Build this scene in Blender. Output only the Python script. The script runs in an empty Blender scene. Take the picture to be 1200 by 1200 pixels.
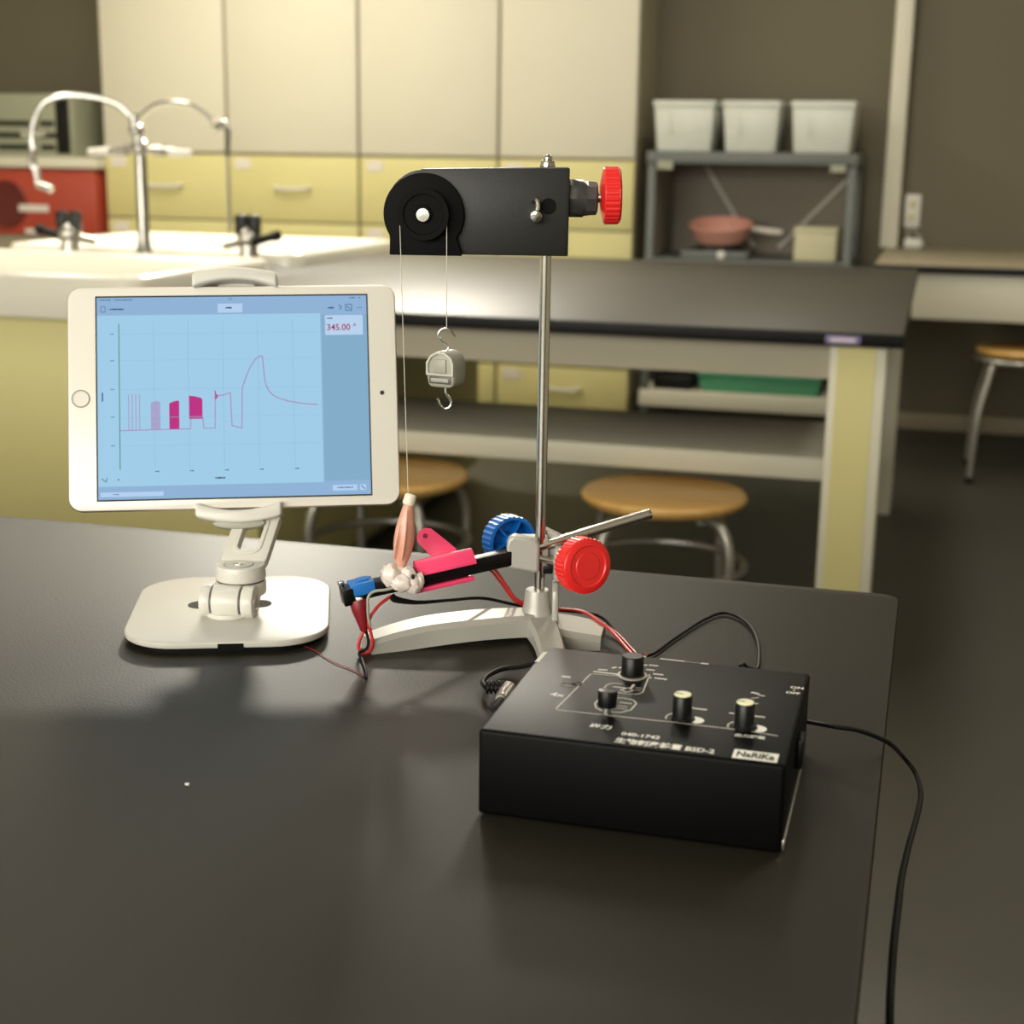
import bpy, bmesh, math, random
from mathutils import Vector, Matrix
sc = bpy.context.scene
R = math.radians
random.seed(4)

# ------------------------------------------------------------------ camera, world, lights, exposure
cam_d = bpy.data.cameras.new('camera'); cam = bpy.data.objects.new('camera', cam_d)
sc.collection.objects.link(cam); sc.camera = cam
_th, _ps, _ro = R(13.5), R(15.5), 0.015
_f = Vector((-math.sin(_ps)*math.cos(_th), math.cos(_ps)*math.cos(_th), -math.sin(_th)))
_r = Vector((math.cos(_ps), math.sin(_ps), 0)); _u = _r.cross(_f)
_R = _r*math.cos(_ro) + _u*math.sin(_ro); _U = _u*math.cos(_ro) - _r*math.sin(_ro)
_m = Matrix((_R, _U, -_f)).transposed().to_4x4(); _m.translation = Vector((0, 0, 1.08))
cam.matrix_world = _m
cam_d.sensor_width = 36; cam_d.lens = 52.5
cam_d.clip_start = 0.02; cam_d.clip_end = 60
cam_d.dof.use_dof = True; cam_d.dof.focus_distance = 0.96; cam_d.dof.aperture_fstop = 9.5

w = bpy.data.worlds.new('world'); sc.world = w; w.use_nodes = True
w.node_tree.nodes['Background'].inputs[0].default_value = (0.9, 0.88, 0.8, 1)
w.node_tree.nodes['Background'].inputs[1].default_value = 0.1

def area(name, loc, sx, sy, power, col=(1.0, 0.95, 0.85), rot=(0, 0, 0)):
    l = bpy.data.lights.new(name, 'AREA'); l.shape = 'RECTANGLE'; l.size = sx; l.size_y = sy
    l.energy = power; l.color = col
    o = bpy.data.objects.new(name, l); o.location = loc; o.rotation_euler = rot
    sc.collection.objects.link(o); return o
for _x, _y, _p, _sx, _sy in ((-2.6, 4.6, 26, 0.3, 1.2), (-0.4, 4.9, 10, 0.3, 1.2), (-0.5, 3.4, 12, 0.3, 1.2), (-2.9, 3.6, 20, 0.3, 1.2),
                             (-0.8, 1.7, 10, 0.3, 1.2), (0.9, 2.6, 6, 0.3, 1.2), (1.4, 4.4, 9, 0.3, 1.2)):
    area('fluorescent_light', (_x, _y, 2.40), _sx, _sy, _p, (1.0, 0.93, 0.79))
_k = area('ceiling_spotlight', (-2.0, 5.4, 2.40), 0.6, 0.25, 66, (1.0, 0.94, 0.81), (R(-58), 0, R(-14))); _k.data.spread = R(120)
area('added_front_fill', (-1.6, -2.9, 1.75), 4.2, 1.3, 185, (1.0, 0.97, 0.88), (R(90), 0, 0))  # unseen fill added to brighten camera-facing surfaces; the front wall has no window

sc.view_settings.view_transform = 'Standard'; sc.view_settings.look = 'None'
sc.view_settings.gamma = 1.0; sc.view_settings.use_curve_mapping = False
sc.view_settings.exposure = 0.0
sc.cycles.use_denoising = True
sc.cycles.max_bounces = 8

# ------------------------------------------------------------------ materials
def lin(c): return c/12.92 if c <= 0.04045 else ((c+0.055)/1.055)**2.4
def rgb(r, g, b): return (lin(r/255), lin(g/255), lin(b/255), 1)
def mat(name, col, rough=0.5, metal=0.0, noise=0.05, scale=30, bump=0.0, bscale=200, spec=0.5, emit=None, estr=1.0,
        trans=0.0, coat=0.0, sss=0.0):
    m = bpy.data.materials.new(name); m.use_nodes = True
    nt = m.node_tree; b = nt.nodes['Principled BSDF']
    b.inputs['Roughness'].default_value = rough; b.inputs['Metallic'].default_value = metal
    b.inputs['Specular IOR Level'].default_value = spec
    tc = nt.nodes.new('ShaderNodeTexCoord')
    n = nt.nodes.new('ShaderNodeTexNoise'); n.inputs['Scale'].default_value = scale; n.inputs['Detail'].default_value = 3
    nt.links.new(tc.outputs['Object'], n.inputs['Vector'])
    mx = nt.nodes.new('ShaderNodeMix'); mx.data_type = 'RGBA'
    mx.inputs[6].default_value = tuple(c*(1-noise) for c in col[:3])+(1,)
    mx.inputs[7].default_value = tuple(min(1, c*(1+noise)) for c in col[:3])+(1,)
    nt.links.new(n.outputs['Fac'], mx.inputs[0]); nt.links.new(mx.outputs[2], b.inputs['Base Color'])
    if bump:
        n2 = nt.nodes.new('ShaderNodeTexNoise'); n2.inputs['Scale'].default_value = bscale; n2.inputs['Detail'].default_value = 2
        nt.links.new(tc.outputs['Object'], n2.inputs['Vector'])
        bp = nt.nodes.new('ShaderNodeBump'); bp.inputs['Strength'].default_value = bump; bp.inputs['Distance'].default_value = 0.001
        nt.links.new(n2.outputs['Fac'], bp.inputs['Height']); nt.links.new(bp.outputs['Normal'], b.inputs['Normal'])
    if emit:
        b.inputs['Emission Color'].default_value = emit; b.inputs['Emission Strength'].default_value = estr
    if trans: b.inputs['Transmission Weight'].default_value = trans
    if coat: b.inputs['Coat Weight'].default_value = coat
    if sss:
        b.inputs['Subsurface Weight'].default_value = sss; b.inputs['Subsurface Radius'].default_value = (0.01, 0.004, 0.002)
        b.inputs['Subsurface Scale'].default_value = 0.5
    return m
def wood(name, c1, c2, scale=14):
    m = mat(name, c1, 0.35, noise=0.04)
    nt = m.node_tree; b = nt.nodes['Principled BSDF']
    tc = nt.nodes.new('ShaderNodeTexCoord'); mp = nt.nodes.new('ShaderNodeMapping'); mp.inputs['Scale'].default_value = (scale*.3, scale*3, scale)
    nz = nt.nodes.new('ShaderNodeTexNoise'); nz.inputs['Scale'].default_value = 2.0; nz.inputs['Detail'].default_value = 5
    cr = nt.nodes.new('ShaderNodeValToRGB'); cr.color_ramp.elements[0].color = c1; cr.color_ramp.elements[1].color = c2
    cr.color_ramp.elements[0].position = 0.3; cr.color_ramp.elements[1].position = 0.75
    nt.links.new(tc.outputs['Object'], mp.inputs['Vector']); nt.links.new(mp.outputs[0], nz.inputs['Vector'])
    nt.links.new(nz.outputs['Fac'], cr.inputs[0]); nt.links.new(cr.outputs[0], b.inputs['Base Color'])
    return m
def glow(name, c, s=1.0):
    return mat(name, (0.01, 0.01, 0.01, 1), 0.5, noise=0, emit=c, estr=s, spec=0.05)

M = {}
M['top'] = mat('black_bench_laminate', rgb(42, 39, 31), 0.46, noise=0.10, scale=9, bump=0.16, bscale=520, spec=0.24)
M['top_far'] = mat('dark_bench_laminate', rgb(66, 62, 54), 0.5, noise=0.08, scale=6, spec=0.36)
M['top_edge'] = mat('black_bench_edging', rgb(13, 11, 11), 0.5, spec=0.2)
M['apron'] = mat('shaded_cream_apron', rgb(168, 160, 140), 0.55, noise=0.02, scale=3)  # cream darkened in the colour to stand in for weaker light on the apron
M['yellow'] = mat('pale_yellow_board', rgb(212, 203, 142), 0.55, noise=0.03, scale=3)
M['cream'] = mat('cream_board', rgb(214, 209, 190), 0.5, noise=0.02, scale=3)
M['seam'] = mat('grey_carcass', rgb(150, 142, 118), 0.6)
M['ceramic'] = mat('white_ceramic', rgb(224, 220, 207), 0.2, noise=0.01, coat=0.3)
M['floor'] = mat('dark_grey_vinyl', rgb(66, 64, 55), 0.55, noise=0.08, scale=4, bump=0.1, bscale=60)
M['wall'] = mat('olive_grey_wall', rgb(104, 97, 78), 0.75, noise=0.03, scale=2)
M['wallw'] = mat('cream_wall', rgb(206, 200, 180), 0.75, noise=0.03, scale=2)
M['ceil'] = mat('white_ceiling', rgb(225, 222, 210), 0.8)
M['base'] = mat('beige_skirting', rgb(150, 138, 116), 0.6)
M['steel'] = mat('polished_steel', (0.62, 0.60, 0.55, 1), 0.18, 1.0, noise=0.03)
M['steelr'] = mat('brushed_steel', (0.55, 0.53, 0.49, 1), 0.35, 1.0, noise=0.05)
M['tube'] = mat('grey_steel_tube', (0.42, 0.41, 0.37, 1), 0.35, 0.8, noise=0.05)
M['tapm'] = mat('worn_chrome', (0.40, 0.39, 0.36, 1), 0.25, 1.0, noise=0.1)
M['cast'] = mat('silver_grey_enamel', rgb(176, 173, 165), 0.42, 0.25, noise=0.04, scale=60, spec=0.4)
M['blackp'] = mat('black_plastic', rgb(10, 9, 9), 0.38, noise=0.05, spec=0.35)
M['blackm'] = mat('black_painted_metal', rgb(29, 29, 27), 0.45, noise=0.08, scale=50, bump=0.08, bscale=900)
M['blackpit'] = mat('matt_black_rubber', rgb(5, 5, 5), 0.7, spec=0.15)
M['case'] = mat('black_case_paint', rgb(4, 4, 4), 0.45, noise=0.08, scale=40, bump=0.1, bscale=1200, spec=0.10)
M['nut'] = mat('grey_nylon_nut', rgb(96, 96, 96), 0.22, 0.6)
M['red'] = mat('red_plastic', rgb(232, 42, 40), 0.32, noise=0.04, spec=0.5)
M['blue'] = mat('blue_plastic', rgb(10, 100, 185), 0.3, noise=0.05)
M['blue2'] = mat('light_blue_plastic', rgb(40, 118, 200), 0.35, noise=0.04)
M['pink'] = mat('hot_pink_plastic', rgb(246, 70, 118), 0.4, noise=0.04)
M['darkred'] = mat('dark_red_rubber', rgb(128, 22, 34), 0.45)
M['redwire'] = mat('red_wire', rgb(196, 44, 44), 0.45)
M['blackwire'] = mat('black_wire', rgb(12, 11, 11), 0.55, spec=0.2)
M['white'] = mat('white_plastic', rgb(216, 213, 204), 0.32, noise=0.01)
M['whitem'] = mat('white_powder_coat', rgb(194, 191, 182), 0.4, noise=0.015)
M['ipad'] = mat('white_glass_bezel', rgb(226, 222, 212), 0.22, noise=0.01)
M['alu'] = mat('rose_aluminium', (0.72, 0.58, 0.52, 1), 0.35, 0.9)
M['muscle'] = mat('pale_flesh', rgb(226, 164, 142), 0.35, noise=0.16, scale=180, sss=0.3, coat=0.4)
M['bone'] = mat('white_bone', rgb(236, 226, 208), 0.5, noise=0.06, scale=200)
M['tissue'] = mat('wet_gauze', rgb(232, 218, 210), 0.35, noise=0.16, scale=260, bump=0.4, bscale=300, coat=0.4)
M['thread'] = mat('pale_thread', rgb(214, 208, 196), 0.7)
M['greyw'] = mat('pale_grey_plastic', rgb(190, 188, 174), 0.45)
M['greyp'] = mat('grey_plastic', rgb(160, 158, 144), 0.45, noise=0.06, scale=120)
M['greyd'] = mat('dark_grey_panel', rgb(92, 84, 84), 0.4)
M['print'] = mat('white_print', rgb(244, 242, 234), 0.6, noise=0)
M['printg'] = mat('grey_print', rgb(214, 210, 200), 0.6, noise=0)
M['inkb'] = mat('black_ink', rgb(12, 12, 12), 0.6, noise=0)
M['knobcap'] = mat('pale_yellow_cap', rgb(238, 238, 196), 0.45)
M['wood'] = wood('varnished_plywood', rgb(228, 186, 114), rgb(208, 158, 90))
M['rack'] = mat('grey_painted_steel', rgb(98, 102, 98), 0.5, noise=0.04)
M['rackd'] = mat('dark_rack_back', rgb(134, 126, 112), 0.7, noise=0.05)
M['green'] = mat('green_plastic', rgb(84, 158, 122), 0.5)
M['salmon'] = mat('salmon_pan_enamel', rgb(226, 164, 146), 0.45)
M['creamcan'] = mat('cream_carton', rgb(200, 194, 160), 0.6)
M['bin'] = mat('frosted_plastic', rgb(206, 208, 198), 0.4, noise=0.04)
M['redcase'] = mat('red_brown_panel', rgb(172, 66, 46), 0.4, noise=0.2, scale=5)
M['console'] = mat('grey_green_console', rgb(150, 152, 130), 0.5)
M['label'] = mat('white_paper_label', rgb(222, 214, 204), 0.7, noise=0.02)
M['purple'] = mat('violet_sticker', rgb(112, 100, 140), 0.5, noise=0.4, scale=120)

# ------------------------------------------------------------------ mesh building
class MB:
    """collects shapes (given in mm or m, about an anchor) into one mesh"""
    def __init__(s, off=(0, 0, 0), k=0.001, rot=None):
        s.bm = bmesh.new(); s.off = Vector(off); s.k = k; s.rot = rot
    def P(s, p):
        p = Vector(p)
        if s.rot is not None: p = s.rot @ p
        return (p - s.off)*s.k
    def take(s, tb, bev=0, seg=2, ang=30):
        if bev:
            bmesh.ops.recalc_face_normals(tb, faces=tb.faces)
            ed = [e for e in tb.edges if len(e.link_faces) == 2 and e.calc_face_angle(0) > R(ang)]
            if ed: bmesh.ops.bevel(tb, geom=ed, offset=bev, segments=seg, profile=0.5, affect='EDGES')
        bmesh.ops.recalc_face_normals(tb, faces=tb.faces)
        mp = {}
        for v in tb.verts: mp[v] = s.bm.verts.new(s.P(v.co))
        for f in tb.faces:
            try:
                nf = s.bm.faces.new([mp[v] for v in f.verts]); nf.material_index = f.material_index
            except ValueError: pass
        tb.free(); return s
    def box(s, lo, hi, bev=0, seg=2, rot=None):
        tb = bmesh.new(); lo = Vector(lo); hi = Vector(hi); c = (lo+hi)/2; d = hi-lo
        bmesh.ops.create_cube(tb, size=1)
        for v in tb.verts:
            q = Vector((v.co.x*d.x, v.co.y*d.y, v.co.z*d.z))
            v.co = (rot @ q if rot is not None else q) + c
        return s.take(tb, bev, seg)
    def frustum(s, lo0, hi0, z0, lo1, hi1, z1, bev=0):
        tb = bmesh.new()
        a = [tb.verts.new((x, y, z0)) for x, y in ((lo0[0], lo0[1]), (hi0[0], lo0[1]), (hi0[0], hi0[1]), (lo0[0], hi0[1]))]
        b = [tb.verts.new((x, y, z1)) for x, y in ((lo1[0], lo1[1]), (hi1[0], lo1[1]), (hi1[0], hi1[1]), (lo1[0], hi1[1]))]
        tb.faces.new(a); tb.faces.new(b)
        for i in range(4): tb.faces.new((a[i], a[(i+1) % 4], b[(i+1) % 4], b[i]))
        return s.take(tb, bev)
    def lathe(s, prof, o=(0, 0, 0), ax=(0, 0, 1), seg=32, caps=True):
        """prof: (radius, height along ax)"""
        tb = bmesh.new(); o = Vector(o); a = Vector(ax).normalized()
        e1 = a.orthogonal().normalized(); e2 = a.cross(e1)
        rings = []
        for r, h in prof:
            rings.append([tb.verts.new(o + a*h + (e1*math.cos(2*math.pi*i/seg) + e2*math.sin(2*math.pi*i/seg))*max(r, 1e-4)) for i in range(seg)])
        for q, t in zip(rings, rings[1:]):
            for i in range(seg): tb.faces.new((q[i], q[(i+1) % seg], t[(i+1) % seg], t[i]))
        if caps: tb.faces.new(rings[0]); tb.faces.new(rings[-1])
        return s.take(tb)
    def cyl(s, p0, p1, r0, r1=None, seg=24, bev=0):
        p0 = Vector(p0); p1 = Vector(p1); L = (p1-p0).length; r1 = r0 if r1 is None else r1
        pr = [(r0, 0), (r1, L)]
        if bev: pr = [(r0-bev, 0), (r0-bev*.3, bev*.3), (r0, bev), (r1, L-bev), (r1-bev*.3, L-bev*.3), (r1-bev, L)]
        return s.lathe(pr, p0, p1-p0, seg)
    def tube(s, pts, r, seg=8, sub=6, smooth=True, closed=False):
        pts = [Vector(p) for p in pts]; n = len(pts)
        rad = list(r) if isinstance(r, (list, tuple)) else [r]*n
        if smooth and n > 2:
            q, rr = [], []
            rng = n if closed else n-1
            for i in range(rng):
                if closed: a, b, c, d = pts[i-1], pts[i], pts[(i+1) % n], pts[(i+2) % n]
                else:
                    b, c = pts[i], pts[i+1]
                    a = pts[i-1] if i else b*2-c
                    d = pts[i+2] if i+2 < n else c*2-b
                for k in range(sub):
                    t = k/sub
                    q.append(0.5*((2*b)+(c-a)*t+(2*a-5*b+4*c-d)*t*t+(3*b-a-3*c+d)*t**3))
                    rr.append(rad[i]*(1-t)+rad[(i+1) % n]*t)
            if not closed: q.append(pts[-1]); rr.append(rad[-1])
            pts, rad = q, rr; n = len(pts)
        tb = bmesh.new(); rings = []; nrm = None
        for i, p in enumerate(pts):
            if closed: t = pts[(i+1) % n]-pts[i-1]
            else: t = pts[min(i+1, n-1)]-pts[max(i-1, 0)]
            if t.length < 1e-9: t = Vector((0, 0, 1))
            t.normalize()
            if nrm is None: nrm = t.orthogonal().normalized()
            nrm = nrm - t*nrm.dot(t)
            if nrm.length < 1e-6: nrm = t.orthogonal()
            nrm.normalize(); e2 = t.cross(nrm)
            rings.append([tb.verts.new(p+(nrm*math.cos(2*math.pi*j/seg)+e2*math.sin(2*math.pi*j/seg))*rad[i]) for j in range(seg)])
        pr = list(zip(rings, rings[1:])) + ([(rings[-1], rings[0])] if closed else [])
        for a, b in pr:
            for j in range(seg): tb.faces.new((a[j], a[(j+1) % seg], b[(j+1) % seg], b[j]))
        if not closed: tb.faces.new(rings[0]); tb.faces.new(rings[-1])
        return s.take(tb)
    def prism(s, poly, o, ux, uy, dv, bev=0, seg=2, ang=30):
        """polygon poly (2d) in plane o+ux*x+uy*y, extruded by dv"""
        tb = bmesh.new(); o = Vector(o); ux = Vector(ux); uy = Vector(uy); dv = Vector(dv)
        a = [tb.verts.new(o+ux*x+uy*y) for x, y in poly]; b = [tb.verts.new(v.co+dv) for v in a]
        n = len(a)
        tb.faces.new(a); tb.faces.new(b[::-1])
        for i in range(n): tb.faces.new((a[i], a[(i+1) % n], b[(i+1) % n], b[i]))
        return s.take(tb, bev, seg, ang)
    def ring_plate(s, outer, inner, o, ux, uy, dv, bev=0):
        tb = bmesh.new(); o = Vector(o); ux = Vector(ux); uy = Vector(uy); dv = Vector(dv); n = len(outer)
        L = [[tb.verts.new(o+ux*x+uy*y+d) for x, y in pl] for d in (Vector((0, 0, 0)), dv) for pl in (outer, inner)]
        for i in range(n):
            j = (i+1) % n
            tb.faces.new((L[0][i], L[0][j], L[1][j], L[1][i])); tb.faces.new((L[2][i], L[2][j], L[3][j], L[3][i]))
            tb.faces.new((L[0][i], L[0][j], L[2][j], L[2][i])); tb.faces.new((L[1][i], L[1][j], L[3][j], L[3][i]))
        return s.take(tb, bev, 2, 50)
    def sphere(s, c, r, sub=3, jit=0, scale=(1, 1, 1)):
        tb = bmesh.new(); bmesh.ops.create_icosphere(tb, subdivisions=sub, radius=1)
        c = Vector(c); ph = [random.random()*6 for _ in range(6)]
        for v in tb.verts:
            n = v.co.copy(); k = 1+jit*(math.sin(n.x*5+ph[0])*math.sin(n.y*6+ph[1])+0.6*math.sin(n.z*9+ph[2]+n.x*7))
            v.co = Vector((n.x*scale[0], n.y*scale[1], n.z*scale[2]))*r*k + c
        return s.take(tb)
    def sweep(s, rings, bev=0):
        """rings: list of equal-length 3d loops"""
        tb = bmesh.new(); L = [[tb.verts.new(Vector(p)) for p in r_] for r_ in rings]; n = len(L[0])
        for a, b in zip(L, L[1:]):
            for i in range(n): tb.faces.new((a[i], a[(i+1) % n], b[(i+1) % n], b[i]))
        tb.faces.new(L[0]); tb.faces.new(L[-1])
        return s.take(tb, bev)
    def text(s, body, o, ux, uy, size, depth=0.1, sx=1.0, align='LEFT', bold=0.0):
        cu = bpy.data.curves.new('lettering', 'FONT'); cu.body = body; cu.size = 1; cu.align_x = align; cu.resolution_u = 3; cu.offset = bold
        ob = bpy.data.objects.new('lettering', cu); sc.collection.objects.link(ob)
        dg = bpy.context.evaluated_depsgraph_get()
        me = bpy.data.meshes.new_from_object(ob.evaluated_get(dg))
        bpy.data.objects.remove(ob); bpy.data.curves.remove(cu)
        tb = bmesh.new(); tb.from_mesh(me); bpy.data.meshes.remove(me)
        o = Vector(o); ux = Vector(ux); uy = Vector(uy); nz = ux.cross(uy).normalized()
        for v in tb.verts: v.co = o + ux*(v.co.x*size*sx) + uy*(v.co.y*size) + nz*depth
        mp = {v: s.bm.verts.new(s.P(v.co)) for v in tb.verts}
        for f in tb.faces: s.bm.faces.new([mp[v] for v in f.verts])
        tb.free(); return s
    def line(s, pts, wd, o, ux, uy, depth=0.1, closed=False):
        """flat printed stroke through 2d pts"""
        o = Vector(o); ux = Vector(ux); uy = Vector(uy); nz = ux.cross(uy).normalized()
        q = [Vector(p) for p in pts]
        if closed: q.append(q[0])
        for a, b in zip(q, q[1:]):
            d = b-a
            if d.length < 1e-6: continue
            d.normalize(); n = Vector((-d.y, d.x))*wd/2; e = d*wd*.35
            vs = [s.bm.verts.new(s.P(o+ux*c.x+uy*c.y+nz*depth)) for c in (a-e+n, a-e-n, b+e-n, b+e+n)]
            s.bm.faces.new(vs)
        return s
    def build(s, name, m, parent=None, angle=38):
        bm = s.bm; bm.normal_update()
        for f in bm.faces: f.smooth = True
        for e in bm.edges:
            if len(e.link_faces) == 2 and e.calc_face_angle(0) > R(angle): e.smooth = False
        me = bpy.data.meshes.new(name); bm.to_mesh(me); bm.free()
        for mm in (m if isinstance(m, (list, tuple)) else [m]): me.materials.append(mm)
        o = bpy.data.objects.new(name, me); sc.collection.objects.link(o)
        if parent is not None: o.parent = parent
        return o

def tag(o, label, cat, group=None, kind=None):
    o['label'] = label; o['category'] = cat
    if group: o['group'] = group
    if kind: o['kind'] = kind
    return o
def thing(name, label, cat, loc=(0, 0, 0), rz=0, group=None, mtx=None):
    o = bpy.data.objects.new(name, None); o.empty_display_size = 0.05; sc.collection.objects.link(o)
    if mtx is not None: o.matrix_world = mtx
    else: o.location = loc; o.rotation_euler = (0, 0, rz)
    return tag(o, label, cat, group)
def struct(name, mb, m):
    o = mb.build(name, m); o['kind'] = 'structure'; return o
def copy_tree(o, parent=None):
    c = o.copy(); sc.collection.objects.link(c)
    if parent is not None: c.parent = parent
    for ch in list(o.children): copy_tree(ch, c)
    return c
def rrect(x0, y0, x1, y1, r, n=6):
    p = []
    for cx, cy, a0 in ((x1-r, y0+r, -90), (x1-r, y1-r, 0), (x0+r, y1-r, 90), (x0+r, y0+r, 180)):
        for i in range(n+1):
            a = R(a0+90*i/n); p.append((cx+r*math.cos(a), cy+r*math.sin(a)))
    return p
X, Y, Z = Vector((1, 0, 0)), Vector((0, 1, 0)), Vector((0, 0, 1))
def W(): return MB(k=1.0)
def L(a): return MB(off=a, k=1.0)

# ------------------------------------------------------------------ the room
struct('floor', W().box((-5.2, -3.0, -0.06), (3.2, 6.4, 0)), M['floor'])
struct('wall_back', W().box((-5.2, 6.3, 0), (3.2, 6.4, 2.47)), M['wall'])
struct('wall_left', W().box((-5.3, -3.0, 0), (-5.2, 6.3, 2.47)), M['wallw'])
struct('wall_right', W().box((3.2, -3.0, 0), (3.3, 6.4, 2.47)), M['wallw'])
struct('wall_front', W().box((-5.2, -3.1, 0), (3.2, -3.0, 2.47)), M['wallw'])
struct('ceiling', W().box((-5.3, -3.1, 2.47), (3.3, 6.4, 2.57)), M['ceil'])
struct('baseboard_back', W().box((-0.30, 6.285, 0), (3.2, 6.3, 0.068), 0.003), M['base'])
struct('trim_1', W().box((-0.218, 6.2, 0.737), (-0.150, 6.3, 2.47), 0.006), M['cream'])

# ------------------------------------------------------------------ near bench
a = (-1.3, 0.3, 0)
b = thing('lab_bench', 'near black topped laboratory bench carrying the tablet and the apparatus', 'bench', a)
poly = rrect(-2.7, -0.62, -0.007, 1.158, 0.014, 5)
L(a).prism(poly, (0, 0, 0.72), X, Y, (0, 0, 0.03), 0.0018, 2).build('worktop', M['top'], b)
L(a).box((-2.6, 1.06, 0.64), (-0.16, 1.085, 0.72)).box((-2.6, -0.55, 0.64), (-0.16, -0.525, 0.72)).box((-0.16, -0.55, 0.64), (-0.14, 1.085, 0.72)).build('apron', M['cream'], b)
for lx in (-2.55, -0.25):
    for ly in (-0.52, 0.95):
        p = L(a).box((lx, ly, 0), (lx+0.11, ly+0.10, 0.72), 0.003).build('leg', M['yellow'], b)
L(a).box((-2.45, 0.55, 0.405), (-0.25, 1.0, 0.455), 0.004).build('shelf', M['cream'], b)

# ------------------------------------------------------------------ far sink bench
a = (-1.0, 3.9, 0)
b = thing('sink_bench', 'long double sided laboratory bench with dark worktop and shelf behind the apparatus', 'bench', a)
mb = L(a)
mb.box((-1.69, 2.99, 0.722), (-0.048, 4.86, 0.75), 0.002)
mb.box((-3.9, 3.72, 0.722), (-1.69, 4.04, 0.75)); mb.box((-1.76, 4.04, 0.722), (-1.69, 4.86, 0.75))
mb.build('worktop', M['top_far'], b)
L(a).box((-1.45, 2.984, 0.7225), (-0.046, 2.992, 0.748), 0.001).build('worktop_edging', M['top_edge'], b)
L(a).box((-1.45, 3.05, 0.648), (-0.187, 3.07, 0.722)).box((-1.45, 4.76, 0.648), (-0.187, 4.78, 0.722)).box((-0.10, 3.12, 0.648), (-0.085, 4.7, 0.722)).build('apron', M['apron'], b)
L(a).box((-1.45, 3.2, 0.405), (-0.16, 3.66, 0.455), 0.004).build('shelf', M['cream'], b)
for ly in (3.02, 4.68):
    q = L(a).box((-0.187, ly, 0), (-0.077, ly+0.12, 0.722), 0.003).build('leg', M['cream'], b)
    if ly < 4: L(a).box((-0.172, ly-0.003, 0.01), (-0.098, ly+0.01, 0.718)).build('front_panel', M['yellow'], q)
L(a).box((-3.9, 3.05, 0.05), (-1.45, 4.78, 0.70), 0.004).build('cupboard_body', M['yellow'], b)
L(a).box((-3.9, 3.09, 0), (-1.5, 4.74, 0.05)).build('plinth', M['seam'], b)
mb = L(a); mb.box((-0.195, 2.979, 0.7265), (-0.128, 2.984, 0.7435), 0.0008)
nt_ = mb.build('name_sticker', M['purple'], b); nt_['label'] = 'violet and white sticker on the bench edge'
L(a).box((-0.186, 2.9782, 0.7305), (-0.137, 2.980, 0.740)).build('sticker_face', mat('pale_sticker', rgb(196, 184, 200), 0.6, noise=.3, scale=90), nt_)

def basin(name, label, x0, y0, x1, y1, zb, zt, wall, rad, group):
    c = ((x0+x1)/2, (y0+y1)/2, zb); t = thing(name, label, 'sink', c, 0, group)
    o1 = rrect(x0+.012, y0+.012, x1-.012, y1-.012, rad); o2 = rrect(x0, y0, x1, y1, rad)
    i1 = rrect(x0+wall, y0+wall, x1-wall, y1-wall, rad*.8); i2 = rrect(x0+wall+.03, y0+wall+.03, x1-wall-.03, y1-wall-.03, rad*.7)
    o2b = rrect(x0+.008, y0+.008, x1-.008, y1-.008, rad); i1b = rrect(x0+wall-.012, y0+wall-.012, x1-wall+.012, y1-wall+.012, rad*.8)
    rings = [[(x, y, zb) for x, y in o1], [(x, y, zt-.012) for x, y in o2], [(x, y, zt) for x, y in o2b], [(x, y, zt) for x, y in i1b],
             [(x, y, zt-.012) for x, y in i1], [(x, y, zb+.02) for x, y in i2]]
    L(c).sweep(rings).build('bowl', M['ceramic'], t, 60)
    m2 = ((x0+x1)/2, (y0+y1)/2)
    L(c).lathe([(0.03, 0), (0.034, .003), (0.02, .005), (0.005, .002)], (m2[0], m2[1], zb+.02)).build('drain', M['steelr'], t)
    return t
G = 'white ceramic bench sinks'
basin('ceramic_sink', 'deep white ceramic sink nearest the tablet, its front rim above the yellow cupboard', -3.3, 2.985, -1.70, 3.71, 0.70, 0.80, 0.05, 0.05, G)
basin('ceramic_sink', 'white ceramic sink farther back, behind the tall chrome tap', -2.76, 4.05, -1.77, 4.86, 0.70, 0.79, 0.05, 0.06, G)

# tall tap between the sinks
a = (-2.189, 3.9, 0.75)
t = thing('water_tap', 'tall chrome laboratory tap standing between the two white sinks', 'tap', a)
mb = MB(k=.001)
mb.lathe([(34, 0), (34, 10), (24, 26), (20, 60), (17, 70), (17, 330), (23, 334), (23, 344)], seg=24).build('column', M['tapm'], t)
mb = MB(k=.001); mb.sphere((0, 0, 330), 27, 2); mb.cyl((0, 0, 330), (-95, 0, 318), 11).cyl((0, 0, 326), (110, 0, 322), 11)
mb.cyl((-40, 0, 324), (-70, 0, 321), 16).cyl((45, 0, 324), (75, 0, 323), 16).cyl((0, 0, 340), (-18, 0, 420), 14).sphere((-10, 0, 378), 22, 2).build('valve_body', M['tapm'], t)
for sx, ex in ((-1, -165), (1, 160)):
    MB(k=.001).cyl((sx*95, 0, 319), (ex, 0, 317), 13, 10, bev=3).build('handle', M['white'], t)
MB(k=.001).tube([(-12, 0, 400), (-60, -15, 450), (-160, -50, 470), (-240, -75, 455), (-278, -82, 405), (-290, -82, 350), (-288, -82, 320), (-296, -82, 285), (-284, -82, 255), (-280, -82, 222)], [9, 9, 9, 9, 10, 12, 13, 12, 10, 11]).cyl((-280, -82, 224), (-240, -82, 212), 12).cyl((-325, -82, 368), (-245, -82, 368), 9).build('spout', M['tapm'], t)
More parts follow.
